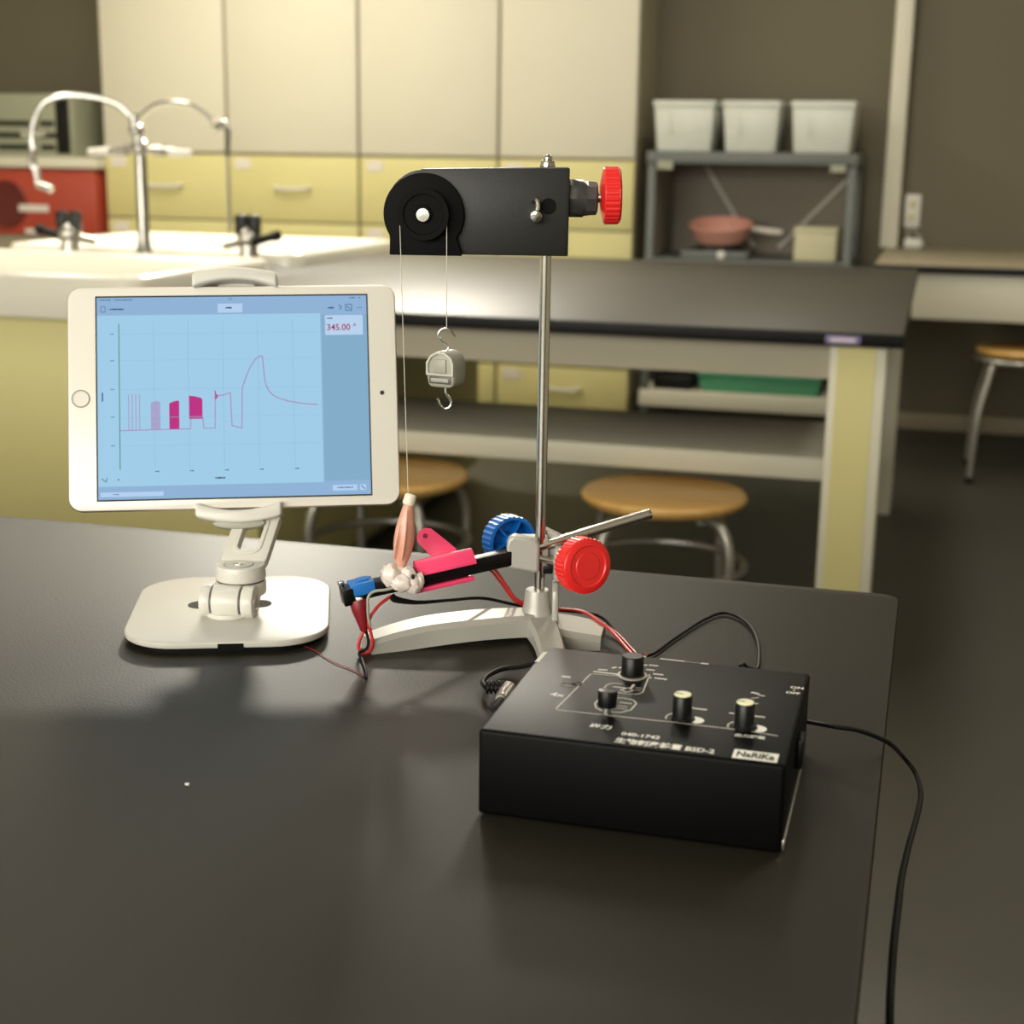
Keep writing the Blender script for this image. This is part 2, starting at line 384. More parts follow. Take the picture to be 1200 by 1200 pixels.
MB(k=.001).tube([(-8, 0, 405), (60, 5, 450), (150, 10, 450), (205, 16, 420), (226, 20, 388), (246, 20, 402), (262, 20, 376), (258, 20, 310)], [8, 7, 7, 7, 9, 10, 9, 7]).cyl((258, 20, 312), (258, 20, 110), 3).build('hose_spout', M['tapm'], t)

def gas_tap(label, loc, rz):
    t = thing('gas_tap', label, 'gas tap', loc, rz, 'black handled gas taps by the sinks')
    MB(k=.001).lathe([(38, 0), (38, 8), (28, 14), (26, 70), (20, 76)]).sphere((0, 0, 84), 33, 2).build('post', M['steelr'], t)
    for sx in (-1, 1):
        MB(k=.001).box((sx*20-16, -18, 90), (sx*20+15, 18, 150), 7).cyl((sx*18, 0, 80), (sx*18, 0, 96), 9).build('handle', M['blackp'], t)
    MB(k=.001).cyl((20, -10, 74), (92, -30, 92), 13, 11).cyl((92, -30, 92), (110, -34, 96), 15, 14).build('nozzle', M['blackp'], t)
    MB(k=.001).cyl((-20, -10, 74), (-62, -40, 62), 13, 11).build('outlet', M['steelr'], t)
gas_tap('black handled gas tap to the right of the tall chrome tap', (-1.895, 3.97, 0.75), 0)
gas_tap('black handled gas tap to the left of the tall chrome tap, before the red cabinet', (-2.43, 3.90, 0.75), R(190))

# ------------------------------------------------------------------ stools
def stool(label, loc, zs, rs, spread, ring_z, ring_r, rot):
    t = thing('stool', label, 'stool', loc, rot, 'round wooden lab stools')
    W().lathe([(0.01, zs-.026), (rs-.012, zs-.026), (rs-.002, zs-.018), (rs, zs-.010), (rs-.006, zs-.002), (rs-.016, zs), (0.01, zs)], seg=48).build('seat', M['wood'], t)
    W().lathe([(0.07, zs-.034), (0.075, zs-.034), (0.075, zs-.026), (0.01, zs-.026)], seg=24).build('seat_plate', M['tube'], t)
    for i in range(4):
        a = R(45+90*i); d = Vector((math.cos(a), math.sin(a), 0))
        pts = [d*0.05+Z*(zs-.042), d*(rs*.72)+Z*(zs-.040), d*(rs*.95)+Z*(zs-.058), d*(rs*1.06)+Z*(zs-.11), d*(spread*.93)+Z*(zs*.5), d*spread+Z*0.02]
        lg = W().tube(pts, 0.0115, seg=10).build('leg', M['tube'], t)
        W().cyl(d*spread+Z*0.0, d*spread+Z*0.022, 0.0145, bev=.003).build('foot_cap', M['blackp'], lg)
        W().box((-0.008, -0.008, zs-.055), (0.008, 0.008, zs-.026), rot=None).build('bracket', M['steelr'], t).location = d*(rs*.6)
    n = 32
    W().tube([(ring_r*math.cos(2*math.pi*i/n), ring_r*math.sin(2*math.pi*i/n), ring_z) for i in range(n)], 0.009, seg=8, closed=True, sub=2).build('footrest_ring', M['tube'], t)
    return t
stool('round wooden stool under the far bench shelf, behind the red and blue clamp knobs', (-0.52, 3.09, 0), 0.385, 0.178, 0.205, 0.225, 0.178, R(12))
stool('round wooden stool under the far bench shelf, half hidden behind the tablet', (-1.14, 3.08, 0), 0.385, 0.178, 0.205, 0.225, 0.178, R(-4))
stool('tall wooden stool tucked under the counter at the right edge', (0.335, 5.43, 0), 0.455, 0.175, 0.235, 0.415, 0.17, R(0))

# ------------------------------------------------------------------ drawer cabinets along the back wall
xs = [-4.07, -3.49, -2.905, -2.314, -1.718, -1.156]
for i in range(1, len(xs)-1):
    x0, x1 = xs[i], xs[i+1]
    a = ((x0+x1)/2, 6.1, 0)
    where = ['next to the red cabinet', 'behind the tall chrome tap and sinks', 'behind the black pulley housing', 'next to the grey rack'][i-1]
    t = thing('drawer_cabinet', 'yellow drawer cabinet with cream upper doors, ' + where, 'cabinet', a, 0, 'yellow drawer cabinets along the back wall')
    L(a).box((x0+.002, 5.925, 0.05), (x1-.002, 6.298, 2.3)).build('body', M['seam'], t)
    L(a).box((x0+.002, 5.95, 0), (x1-.002, 6.29, 0.05)).build('plinth', M['blackpit'], t)
    zz = [1.060, 0.785, 0.510, 0.235, 0.055]
    for j in range(4):
        zt, zb = zz[j]-.004, zz[j+1]+.004
        d = L(a).box((x0+.006, 5.905, zb), (x1-.006, 5.925, zt), 0.003).build('drawer', M['yellow'], t)
        zc = zb+(zt-zb)*.52; xc = (x0+x1)/2
        L(a).tube([(xc-.078, 5.905, zc), (xc-.072, 5.885, zc), (xc-.05, 5.879, zc-.004), (xc+.05, 5.879, zc-.004), (xc+.072, 5.885, zc), (xc+.078, 5.905, zc)], 0.0075, seg=8).build('handle', M['white'], d)
        L(a).box((x0+.035, 5.902, zt-.055), (x0+.105, 5.906, zt-.014)).build('name_card', M['label'], d)
    xm = x1
    L(a).box((x0+.006, 5.905, 1.068), (x1-.006, 5.925, 2.29), 0.003).build('door', M['cream'], t)

# red cabinet and console at the left
a = (-3.85, 5.95, 0)
t = thing('storage_cabinet', 'red brown fronted cabinet with white top at the far left', 'cabinet', a)
L(a).box((-4.3, 5.86, 0.0), (-3.50, 6.29, 0.70), 0.003).build('base_unit', M['seam'], t)
L(a).box((-4.3, 5.85, 0.70), (-3.51, 6.28, 0.985), 0.004).build('front_panel', M['redcase'], t)
L(a).box((-4.3, 5.83, 0.99), (-3.49, 6.28, 1.035), 0.004).build('top_board', M['cream'], t)
L(a).box((-3.885, 5.844, 0.802), (-3.74, 5.851, 0.832)).build('label_plate', M['label'], t)
L(a).box((-3.86, 5.844, 0.706), (-3.69, 5.851, 0.728)).build('label_plate', M['label'], t)
L(a).lathe([(0.105, 0), (0.10, 0.006), (0.085, 0.004), (0.01, 0.004)], (-3.95, 5.85, 0.83), (0, -1, 0), 32).build('dial', mat('dark_red_dial', rgb(96, 28, 20), 0.5), t)
a = (-3.85, 6.0, 1.035)
t = thing('control_console', 'grey green console with black slots on top of the red cabinet', 'console', a)
L(a).box((-4.2, 5.85, 1.035), (-3.60, 6.2, 1.30), 0.006).build('housing', M['console'], t)
for sx0, sz0, wd in ((-3.97, 1.065, .15), (-3.97, 1.115, .12), (-3.97, 1.165, .16), (-3.76, 1.065, .07), (-3.76, 1.115, .08), (-3.76, 1.165, .07)):
    L(a).box((sx0, 5.846, sz0), (sx0+wd, 5.853, sz0+.022), 0.002).build('slot', M['blackp'], t)
L(a).box((-3.68, 5.845, 1.05), (-3.615, 5.853, 1.28), 0.002).build('side_panel', M['blackp'], t)

# ------------------------------------------------------------------ grey rack with bins and pan
a = (-0.697, 6.0, 0)
t = thing('steel_rack', 'grey steel rack against the back wall holding white tubs and a pink pan', 'rack', a)
for px in (-1.088, -0.336):
    for py in (5.80, 6.22):
        L(a).box((px, py, 0), (px+.030, py+.030, 1.05), 0.002).build('post', M['rack'], t)
for z0, z1, nm in ((1.052, 1.097, 'top_shelf'), (0.668, 0.694, 'shelf'), (0.115, 0.178, 'lower_shelf')):
    L(a).box((-1.092, 5.79, z0), (-0.302, 6.26, z1), 0.003).build(nm, M['rack'] if nm != 'lower_shelf' else M['cream'], t)
L(a).box((-1.07, 6.255, 0.20), (-0.32, 6.262, 1.05)).build('back_sheet', M['rackd'], t)
L(a).box((-1.066, 5.83, 0.70), (-1.06, 6.22, 1.05)).build('side_sheet', M['rackd'], t)
for q0, q1 in (((-0.93, 1.04), (-0.72, 0.72)), ((-0.36, 1.0), (-0.62, 0.72))):
    L(a).tube([(q0[0], 6.245, q0[1]), (q1[0], 6.245, q1[1])], 0.008, seg=6, smooth=False).build('brace', M['label'], t)
L(a).box((-1.05, 5.786, 1.03), (-0.99, 5.792, 1.062)).build('tag_card', M['console'], t)
L(a).box((-0.40, 5.786, 1.03), (-0.345, 5.792, 1.055)).build('tag_card', M['console'], t)
for n_, (x0, x1, lb) in enumerate(((-1.075, -0.847, 'leftmost of the three white plastic tubs on the grey rack'), (-0.812, -0.602, 'middle one of the three white plastic tubs on the grey rack'), (-0.556, -0.328, 'rightmost of the three white plastic tubs on the grey rack'))):
    c = ((x0+x1)/2, 6.0, 1.097); tb = thing('plastic_tub', lb, 'tub', c, 0, 'white tubs on the grey rack')
    L(c).frustum((x0+.012, 5.84), (x1-.012, 6.16), 1.0975, (x0, 5.82), (x1, 6.18), 1.265, 0.006).build('tub', M['bin'], tb)
    L(c).box((x0-.004, 5.815, 1.262), (x1+.004, 6.185, 1.285), 0.005).build('lid', M['bin'], tb)
    L(c).box((x0+.06, 5.822, 1.16), (x0+.065, 5.834, 1.25)).build('rib', M['bin'], tb)
# pan on a small stove
c = (-0.822, 5.99, 0.694)
t = thing('portable_stove', 'low dark stove under the pink pan on the grey rack', 'stove', c)
L(c).box((-0.96, 5.86, 0.6945), (-0.70, 6.12, 0.722), 0.004).build('body', M['rack'], t)
L(c).lathe([(0.10, 0), (0.095, 0.012), (0.05, 0.016), (0.01, 0.016)], (-0.822, 5.99, 0.721)).build('burner', M['blackp'], t)
L(c).lathe([(0.014, 0), (0.016, 0.01), (0.01, 0.014)], (-0.80, 5.86, 0.709), (0, -1, 0)).build('knob', M['white'], t)
c = (-0.822, 5.99, 0.757)
t = thing('frying_pan', 'salmon pink frying pan with pale handle on the grey rack', 'pan', c, mtx=Matrix.Translation(c) @ Matrix.Rotation(R(11), 4, 'X'))
MB(k=.001).lathe([(1, 0), (92, 0), (104, 8), (124, 62), (128, 66), (124, 68), (118, 62), (98, 12), (1, 8)], (0, 0, 2), seg=40).build('bowl', M['salmon'], t, 50)
MB(k=.001).tube([(118, 0, 52), (150, 0, 48), (200, 0, 42), (240, 0, 40)], [8, 11, 13, 9], seg=10).build('handle', M['label'], t)
c = (-0.448, 5.99, 0.694)
t = thing('carton', 'cream carton beside the pan on the grey rack', 'carton', c)
L(c).box((-0.527, 5.90, 0.6945), (-0.369, 6.08, 0.818), 0.004).build('box', M['creamcan'], t)
L(c).box((-0.530, 5.897, 0.80), (-0.366, 6.083, 0.822), 0.004).build('lid', M['creamcan'], t)
c = (-0.625, 5.98, 0.178)
t = thing('green_tray', 'flat green tray on the low shelf under the far bench worktop', 'tray', c)
L(c).frustum((-0.85, 5.84), (-0.40, 6.2), 0.1785, (-0.865, 5.82), (-0.388, 6.22), 0.25, 0.004).build('tray', M['green'], t)
L(c).box((-0.868, 5.815, 0.245), (-0.385, 6.225, 0.258), 0.003).build('rim', M['green'], t)
c = (-0.98, 5.98, 0.178)
tag(L(c).box((-1.045, 5.83, 0.1785), (-0.885, 6.15, 0.24), 0.012).build('instrument_case', M['blackp']), 'dark case left of the green tray on the low shelf', 'case').location = c

# ------------------------------------------------------------------ counter at the right
c = (1.4, 5.8, 0)
t = thing('wall_counter', 'pale topped counter with black edge and cream apron along the right back wall', 'counter', c)
L(c).box((-0.195, 5.27, 0.712), (3.19, 6.299, 0.737), 0.003).build('worktop', mat('pale_counter_laminate', rgb(158, 148, 122), 0.5, noise=.05), t)
L(c).box((-0.197, 5.262, 0.7075), (3.19, 5.27, 0.733), 0.002).build('worktop_edging', M['top_edge'], t)
L(c).box((-0.065, 5.29, 0.552), (3.19, 5.31, 0.7115), 0.003).build('apron', M['cream'], t)
for lx in (0.75, 3.1):
    L(c).box((lx, 5.33, 0), (lx+.05, 5.39, 0.712), 0.003).build('leg', M['cream'], t)
c = (-0.102, 6.3, 0.86)
t = thing('wall_socket', 'white wall socket above the right hand counter beside the cream post', 'socket', c)
L(c).box((-0.133, 6.288, 0.815), (-0.072, 6.3, 0.945), 0.003).build('cover_plate', M['white'], t)
for z0 in (0.84, 0.89):
    L(c).box((-0.118, 6.284, z0), (-0.088, 6.289, z0+.034), 0.002).build('outlet', M['creamcan'], t)
c = (-0.085, 6.24, 0.737)
t = thing('adaptor', 'small white plug adaptor lying on the counter under the wall socket', 'adaptor', c)
L(c).box((-0.125, 6.21, 0.7375), (-0.055, 6.27, 0.775), 0.008).build('plug', M['white'], t)
L(c).tube([(-0.10, 6.24, 0.77), (-0.115, 6.25, 0.80), (-0.10, 6.268, 0.812), (-0.07, 6.25, 0.785), (-0.04, 6.22, 0.742)], 0.004).build('cord', M['greyp'], t)
#FOREGROUND
# ------------------------------------------------------------------ tablet and its holder
def frame(o, az):
    m = Matrix.Rotation(R(az), 4, 'Z'); m.translation = Vector(o); return m
TM = frame((-0.4694, 0.9403, 0.75), 22)
PM = Matrix(((0.9290, -0.1324, 0.3455, -0.4893), (0.3697, 0.2954, -0.8809, 0.9943), (0.0146, 0.9461, 0.3234, 0.9030), (0, 0, 0, 1)))
REL = TM.inverted() @ PM
def TabMB():
    return MB(off=-(REL.translation*1000), k=.001, rot=REL.to_3x3())
st = thing('tablet_stand', 'white metal tablet holder with oval base plate on the black bench', 'stand', mtx=TM)
out = rrect(-70, -80, 70, 80, 38, 10)
mb = MB(); mb.prism(out, (0, 0, 4.2), X, Y, (0, 0, 4.6), 1.2, 3); mb.build('base_plate', M['whitem'], st)
mb = MB(); mb.prism(rrect(-66, -76, 66, 76, 35, 8), (0, 0, 0), X, Y, (0, 0, 4.3)); mb.build('rubber_foot', M['blackpit'], st)
slot = rrect(-32, -3, 28, 16, 9, 6)
MB().prism(slot, (0, 0, 8.4), X, Y, (0, 0, 0.5)).build('cable_slot', mat('slot_shadow_colour', rgb(60, 54, 48), 0.8), st)  # slot is not cut; its shaded inside is painted as a dark insert
MB().cyl((-1, -17, 8.6), (-1, -17, 12), 16, 15, 32, 1).box((-11, -27, 9), (9, -8, 15), 2).build('swivel_foot', M['white'], st)
def HB(): return MB(rot=Matrix.Rotation(R(-11), 3, 'Z'), off=(-3.6, .4, 0))
HB().cyl((-11, -18, 18.5), (8.5, -18, 18.5), 12, seg=40, bev=.8).build('hinge_barrel', M['white'], st)
HB().cyl((-12.0, -18, 18.5), (9.5, -18, 18.5), 11.0, seg=40).build('hinge_seam_shade', M['greyd'], st)  # dark core, colours the hinge gaps as if in shade
for x0, x1 in ((-20, -12.0), (9.5, 18.5)):
    hc = HB().cyl((x0, -18, 18.5), (x1, -18, 18.5), 11.8, seg=40, bev=1.6).build('hinge_cheek', M['white'], st)
    if x0 > 0:
        HB().lathe([(7, 0), (7, .8), (5, .8), (4.7, .2), (.1, .2)], (18.3, -18, 18.5), X, 24).build('screw', M['steelr'], hc)
MB().box((-12, -14, 14), (21, 8, 29), 4, 3).cyl((7, -2, 20), (7, -2, 30), 18, 18, 40, 1.2).build('swivel_joint', M['white'], st)
MB().cyl((7, -2, 29.6), (7, -2, 31), 17.3, seg=40).build('swivel_seam_shade', M['greyd'], st)  # dark disc that paints shade into the swivel gap
MB().cyl((7, -2, 30.8), (7, -2, 42), 18, 17.6, 40, 1.4).box((-10, 0, 31), (24, 16, 41.6), 3).build('arm_head', M['white'], st)
MB().lathe([(10, 0), (10, .5), (9.3, .6), (4.4, .6), (4.0, -.2), (.1, -.2)], (6, -5, 41.9), Z, 30).build('screw_ring', M['white'], st)
MB().lathe([(10.6, 0), (10.6, .25), (9.9, .25), (9.9, 0)], (6, -5, 41.9), Z, 30, False).build('ring_gap', M['greyd'], st)
MB().lathe([(3.6, 0), (3.4, .5), (1.6, .5), (1.4, .1), (.1, .1)], (6, -5, 42.0), Z, 6).build('hex_socket', M['steelr'], st)
MB().box((-4, -80.6, 3.5), (13, -77, 7.6)).build('cable_notch', M['blackpit'], st)
# sloping slotted arm
p0, p1 = Vector((9, 8, 40)), Vector((18.5, 36, 65))
ux = Vector((1, -.12, 0)).normalized(); d = (p1-p0); uy = d.normalized(); n = ux.cross(uy).normalized(); Ln = d.length
ot = rrect(-16.5, -4, 16.5, Ln+4, 5, 5); it = rrect(-7.2, 8, 7.2, Ln-4, 4.5, 5)
MB().ring_plate(ot, it, p0-n*5, ux, uy, n*9, 1.0).build('slotted_arm', M['white'], st)
it2 = rrect(-10.4, 5, 10.4, Ln-1, 6, 5); it3 = rrect(-7.4, 7.8, 7.4, Ln-3.8, 4.6, 5)
MB().ring_plate(it2, it3, p0+n*3.6, ux, uy, n*1.4, .4).build('slot_rim', M['white'], st)
# clamp back bar and the two grips, in the tablet's own plane
mb = TabMB(); mb.box((-12, -88, -17), (16, 88, -9), 2).box((-16, -84, -30), (22, -62, -15), 4).build('clamp_bar', M['white'], st)
def arc_grip(sgn, yc, name):
    pl = []
    N = 16
    for i in range(N+1):
        x = -29+(62)*i/N; u = (x-2)/31
        pl.append((x, yc+sgn*(12.7-4.8*u*u)))
    for i in range(N, -1, -1):
        x = -29+(62)*i/N; u = (x-2)/31
        pl.append((x, yc+sgn*(3.6-6.0*u*u)))
    TabMB().prism(pl, (0, 0, -16), X, Y, (0, 0, 23), 2.0, 3, 35).build(name, M['white'], st)
arc_grip(1, 83.2, 'upper_grip'); arc_grip(-1, -81.0, 'lower_grip')
TabMB().prism([(2+19*math.cos(2*math.pi*i/28), -94+4*math.sin(2*math.pi*i/28)) for i in range(28)], (0, 0, -14), X, Y, (0, 0, 17), .8).build('grip_foot', M['greyp'], st)

tb = thing('tablet', 'white framed tablet showing a blue chart, held by the white holder', 'tablet', mtx=PM)
MB().prism(rrect(-120, -83, 120, 83, 10, 8), (0, 0, -6.5), X, Y, (0, 0, 6.3), 1.6, 3).build('back_shell', M['alu'], tb)
MB().prism(rrect(-119.3, -82.3, 119.3, 82.3, 9.5, 8), (0, 0, -1), X, Y, (0, 0, 1.1), .3).build('front_glass', M['ipad'], tb)
MB().lathe([(6.0, 0), (6.0, .35), (5.1, .35), (4.9, .05), (.1, .05)], (-110.5, 0, .1), Z, 32).build('home_button', M['ipad'], tb)
MB().lathe([(6.6, 0), (6.6, .4), (5.8, .42), (5.8, 0)], (-110.5, 0, .1), Z, 32, False).build('button_ring', mat('grey_ring_metal', rgb(128, 122, 114), 0.5), tb)
MB().lathe([(1.7, 0), (1.6, .1), (.1, .1)], (108.6, 1, .1), Z, 20).build('camera_eye', M['inkb'], tb)
def plate(nm, x0, y0, x1, y1, z, m, par): return MB().box((x0, y0, z), (x1, y1, z+.08)).build(nm, m, par)
scr = plate('screen', -99.7, -75.8, 99.5, 76, .1, M['inkb'], tb)
plate('screen_background', -98.6, -74.6, 98.5, 74.8, .2, glow('screen_blue', rgb(140, 176, 212)), scr)
plate('side_pane', 65, -64, 98.4, 60.5, .3, glow('screen_side', rgb(128, 170, 200)), scr)
plate('chart_area', -98.4, -65, 64, 61.5, .32, glow('screen_chart', rgb(158, 202, 230)), scr)
plate('readout_box', 67.5, 45, 95.5, 60, .4, glow('screen_box', rgb(182, 208, 236)), scr)
bxm = glow('screen_button', rgb(178, 206, 238))
plate('title_button', -11.1, 62.8, 7, 69.5, .4, bxm, scr)
for x0, x1 in ((70.5, 88.5), (90.5, 95)): plate('bottom_button', x0, -71.5, x1, -67.3, .4, bxm, scr)
plate('scroll_button', -97, -72.5, -52, -69.2, .4, bxm, scr)
ink = glow('screen_ink', rgb(66, 88, 118)); grid = glow('screen_grid', rgb(140, 186, 214)); axm = glow('screen_axis', rgb(92, 134, 128))
mag = glow('screen_magenta', rgb(186, 40, 128)); magl = glow('screen_pink', rgb(170, 112, 172)); crim = glow('screen_crimson', rgb(160, 28, 70))
g = MB()
for gx in (-57.8, -33, -7.8, 17.7, 43.4): g.line([(gx, 57), (gx, -52)], .35, (0, 0, .42), X, Y)
for gy in (47.5, 27.7, 6.2, -14.6, -35.4): g.line([(-82, gy), (62, gy)], .22, (0, 0, .42), X, Y)
g.build('grid_lines', grid, scr)
MB().line([(-82.8, 55), (-82.8, -52.5)], .7, (0, 0, .44), X, Y).build('axis_line', axm, scr)
g = MB()
g.line([(-82.3, -24), (-50, -23.7), (-32, -23.6), (-31.5, -15.5), (-23, -15.5), (-22.5, -23.4), (-14.2, -23.4), (-13.8, 3.6)], .5, (0, 0, .46), X, Y)
cv = [(-13.8, 0), (-8, 1.2), (-2.8, 2.6), (-2, -21.5), (1, -22.6), (5.2, -23.6), (5.9, 6)]
for t_ in range(9):
    u = t_/8; cv.append((5.9+14.3*u, 6+23.8*math.sin(u*math.pi/2)**.9))
cv += [(21, 29.6), (22.2, 14), (23, 9), (25, 4), (28, .5), (33, -2.2), (40, -4.4), (50, -6.2), (60.5, -7.2)]
g.line(cv, .6, (0, 0, .46), X, Y)
g.build('chart_curve', magl, scr)
g = MB()
for x0, x1, n_, yt, yb in ((-76.3, -68.5, 4, 3, -23.5), (-60, -54, 9, -2.5, -23.5)):
    for i in range(n_):
        x = x0+(x1-x0)*i/(n_-1); g.line([(x, yt-abs(i-n_/2)*.3), (x, yb)], .4, (0, 0, .48), X, Y)
g.build('fine_pulses', magl, scr)
def fill(poly, nm): MB().prism(poly, (0, 0, .46), X, Y, (0, 0, .05)).build(nm, mag, scr)
fill([(-47.2, -23.4), (-47.2, -4.5), (-44, -3), (-40.6, -2.4), (-40, -3.2), (-40, -23.4)], 'pulse_band')
fill([(-33, -16.3), (-33, 1), (-29, .6), (-24, -.8), (-23.2, -2), (-23.2, -16.3)], 'pulse_band')
fill([(-14.2, -2.5), (-14.2, 4.4), (-13.4, 4.4), (-13, 1.2), (-12, 2.2), (-12, -.5)], 'pulse_band')
g = MB(); g.text('345.00 °', (68.6, 48.6, .5), X, Y, 6.6, 0, .98, bold=.012); g.build('reading', crim, scr)
def dash(x, y, wd, h=1.0):
    n_ = max(1, int(wd/1.5)); g = MB()
    for i in range(n_): g.line([(x+i*1.5, y), (x+i*1.5+.7, y)], h*(.7+.3*((i*7) % 3)/2), (0, 0, .5), X, Y)
    g.build('screen_text', ink, scr)
def stroke(pts, wd, cl=False): MB().line(pts, wd, (0, 0, .5), X, Y, 0, cl).build('screen_icon', ink, scr)
dash(-97, 73, 9, .8); dash(-86, 73, 14, .8); dash(-3, 73, 4, .7); dash(86, 73, 5, .8); dash(93, 73, 2, 1)
dash(-89, 66, 11, 1.2); stroke([(-95.5, 64), (-92.5, 64), (-92.5, 68), (-95.5, 68)], .4, True)
dash(-5, 66.3, 5, 1.4); dash(70, 65.5, 5, 1.3); dash(69, 57.6, 5, 1.0)
stroke([(78.5, 64), (80, 66), (78.2, 67.5)], .6); stroke([(83, 63.5), (87.5, 63.5), (87.5, 68), (83, 68)], .5, True); stroke([(84, 66.5), (86.5, 64.5)], .5); dash(91, 65.5, 5, .6)
for gx in (-57.5, -32.6, -7.4, 18, 43.6): dash(gx, -54.5, 3, 1.0)
dash(-14.5, -60.2, 8, 1.3)
for gy in (47.5, 27.7, 6.5, -14, -35): dash(-89, gy, 3.5, .8)
stroke([(-95, -2), (-95, 4)], 1.0)
stroke([(-96, -59), (-93, -61.5), (-92, -58.5)], .5); dash(-84.5, -60, 2, 1.2)
dash(-88, -70.8, 5, .7); dash(74, -69.3, 12, .9); stroke([(91.5, -68.2), (94, -70.6)], .6)

# ------------------------------------------------------------------ retort stand
SO = Vector((-0.2487, 0.9713, 0.75)); SA = 14
def Sthing(name, label, cat, anchor, group=None):
    m = frame(SO, SA); m.translation = m @ (Vector(anchor)*.001)
    return thing(name, label, cat, mtx=m, group=group)
def SL(a, rot=None): return MB(off=a, k=.001, rot=rot)
rs = Sthing('retort_stand', 'silver retort stand with arched cast foot and upright steel rod', 'stand', (0, 0, 0))
def leg(path, mb, arch=0):
    """path: (x, y, half width, height, lift); trapezoid section swept along"""
    rings = []
    for i, (x, y, hw, h, lf) in enumerate(path):
        a_ = path[max(i-1, 0)]; b_ = path[min(i+1, len(path)-1)]
        t = Vector((b_[0]-a_[0], b_[1]-a_[1], 0)).normalized(); nn = Vector((-t.y, t.x, 0)); c = Vector((x, y, 0))
        tw = hw*.80
        rings.append([c-nn*hw+Z*lf, c+nn*hw+Z*lf, c+nn*hw+Z*(h-3.5), c+nn*tw+Z*h, c-nn*tw+Z*h, c-nn*hw+Z*(h-3.5)])
    mb.sweep(rings)
def smooth(path, n=5):
    q = []
    for i in range(len(path)-1):
        a_ = path[max(i-1, 0)]; b_ = path[i]; c_ = path[i+1]; d_ = path[min(i+2, len(path)-1)]
        for k in range(n):
            t = k/n
            q.append(tuple(.5*((2*b_[j])+(c_[j]-a_[j])*t+(2*a_[j]-5*b_[j]+4*c_[j]-d_[j])*t*t+(3*b_[j]-a_[j]-3*c_[j]+d_[j])*t**3) for j in range(5)))
    q.append(path[-1]); return q
mb = SL((0, 0, 0))
leg(smooth([(-116, -42, 8.5, 10, 0), (-98, -31, 11, 13.5, 0), (-75, -21, 13, 16.5, 1.5), (-45, -13, 14, 18.5, 4), (-18, -6, 12.5, 19, 4), (0, 0, 10, 18, 2)]), mb)
leg(smooth([(0, 0, 10, 18, 2), (3, -14, 10.5, 16.5, 3), (7, -36, 9.5, 14, 3), (10, -62, 9, 11.5, 1), (11, -90, 8, 9, 0)]), mb)
leg(smooth([(-2, -4, 17, 15, 2), (14, -6, 20, 13.5, 1), (30, -9, 21, 11.5, 0), (45, -11, 19, 9.5, 0)]), mb)
leg(smooth([(0, 0, 9, 14, 2), (-12, 14, 9, 12, 1), (-33, 28, 8, 9, 0)]), mb)
mb.build('cast_foot', M['cast'], rs, 18)
SL((0, 0, 0)).lathe([(14, 12), (11, 17), (9.4, 23), (8.3, 33), (7.9, 34), (4, 34)], (-1.5, 0, 0), Z, 32).build('rod_socket', M['cast'], rs)
pe = [(-11, 6), (9, 6), (9, 30), (8, 38), (4, 41.5), (-4, 41.5), (-10, 37), (-11, 30)]
SL((0, 0, 0)).prism(pe, (9.0, -4, 0), Y, Z, (4.6, 0, 0), 1.5, 2).build('socket_lug', M['cast'], rs)
SL((0, 0, 0)).cyl((0, 0, 12), (0, 0, 322), 3.7, seg=24).build('rod', M['steel'], rs)

# pulley housing on the rod
pu = Sthing('pulley_housing', 'black pulley housing clamped on top of the steel rod with a red tightening knob', 'pulley', (0, 0, 264.6))
a = (0, 0, 264.6)
hp = [(14.5, 265.2), (14.5, 321.6), (-74, 319.6)]+[(-79.5+25*math.cos(R(t)), 293.5+25.6*math.sin(R(t))) for t in range(92, 185, 10)]+[(-101, 265.2)]
mb = SL(a); mb.prism(hp, (0, -15, 0), X, Z, (0, 2.6, 0), .9, 2, 40).prism(hp, (0, 12.4, 0), X, Z, (0, 2.6, 0), .9, 2, 40)
mb.prism([(-82, 317.2), (13.8, 319.4), (13.8, 321.9), (-82, 319.6)], (0, -14.4, 0), X, Z, (0, 28.8, 0), .9).box((12, -15, 266), (14.5, 15, 321), .8)
mb.build('housing', M['blackm'], pu)
tomb = [(-101.8, 264.6), (-54.5, 264.6)] + [(-79.5+26.2*math.cos(R(a_)), 291+26.2*math.sin(R(a_))) for a_ in range(-35, 216, 8)]
SL(a).prism(tomb, (0, -20, 0), X, Z, (0, 5.2, 0), .8).build('pulley_guard', M['blackpit'], pu)
wh = SL(a).lathe([(3, 0), (16.5, 0), (16.8, 1.2), (14.2, 3), (14.2, 4), (16.8, 5.8), (16.5, 7), (13, 7), (12.6, 5.6), (6, 5.6), (5.6, 7), (3, 7)], (-79.3, -20.3, 291), (0, -1, 0), 48).build('pulley_wheel', M['blackpit'], pu)
SL(a).lathe([(4.6, 0), (4.6, 8.6), (4.2, 9.2), (.1, 9.3)], (-79.3, -20.0, 290.8), (0, -1, 0), 24).build('axle_pin', M['tapm'], pu)
SL(a).lathe([(5.2, 0), (5.2, .3), (.1, .3)], (1.2, -14.9, 297), (0, -1, 0), 24).build('slot_hole', M['blackpit'], pu)
SL(a).tube([(-9, -15, 300), (-6.5, -18, 301), (-5.5, -20, 297), (-6.5, -21, 293)], 1.6).cyl((-6.5, -15, 291.5), (-6.5, -24, 290.5), 4.0, bev=.8).build('set_screw', M['steel'], pu)
SL(a).cyl((0, 0, 321), (0, 0, 326), 5.2, 4.2, bev=.6).sphere((0, 0, 327), 3.2, 2).build('rod_cap', M['steel'], pu)
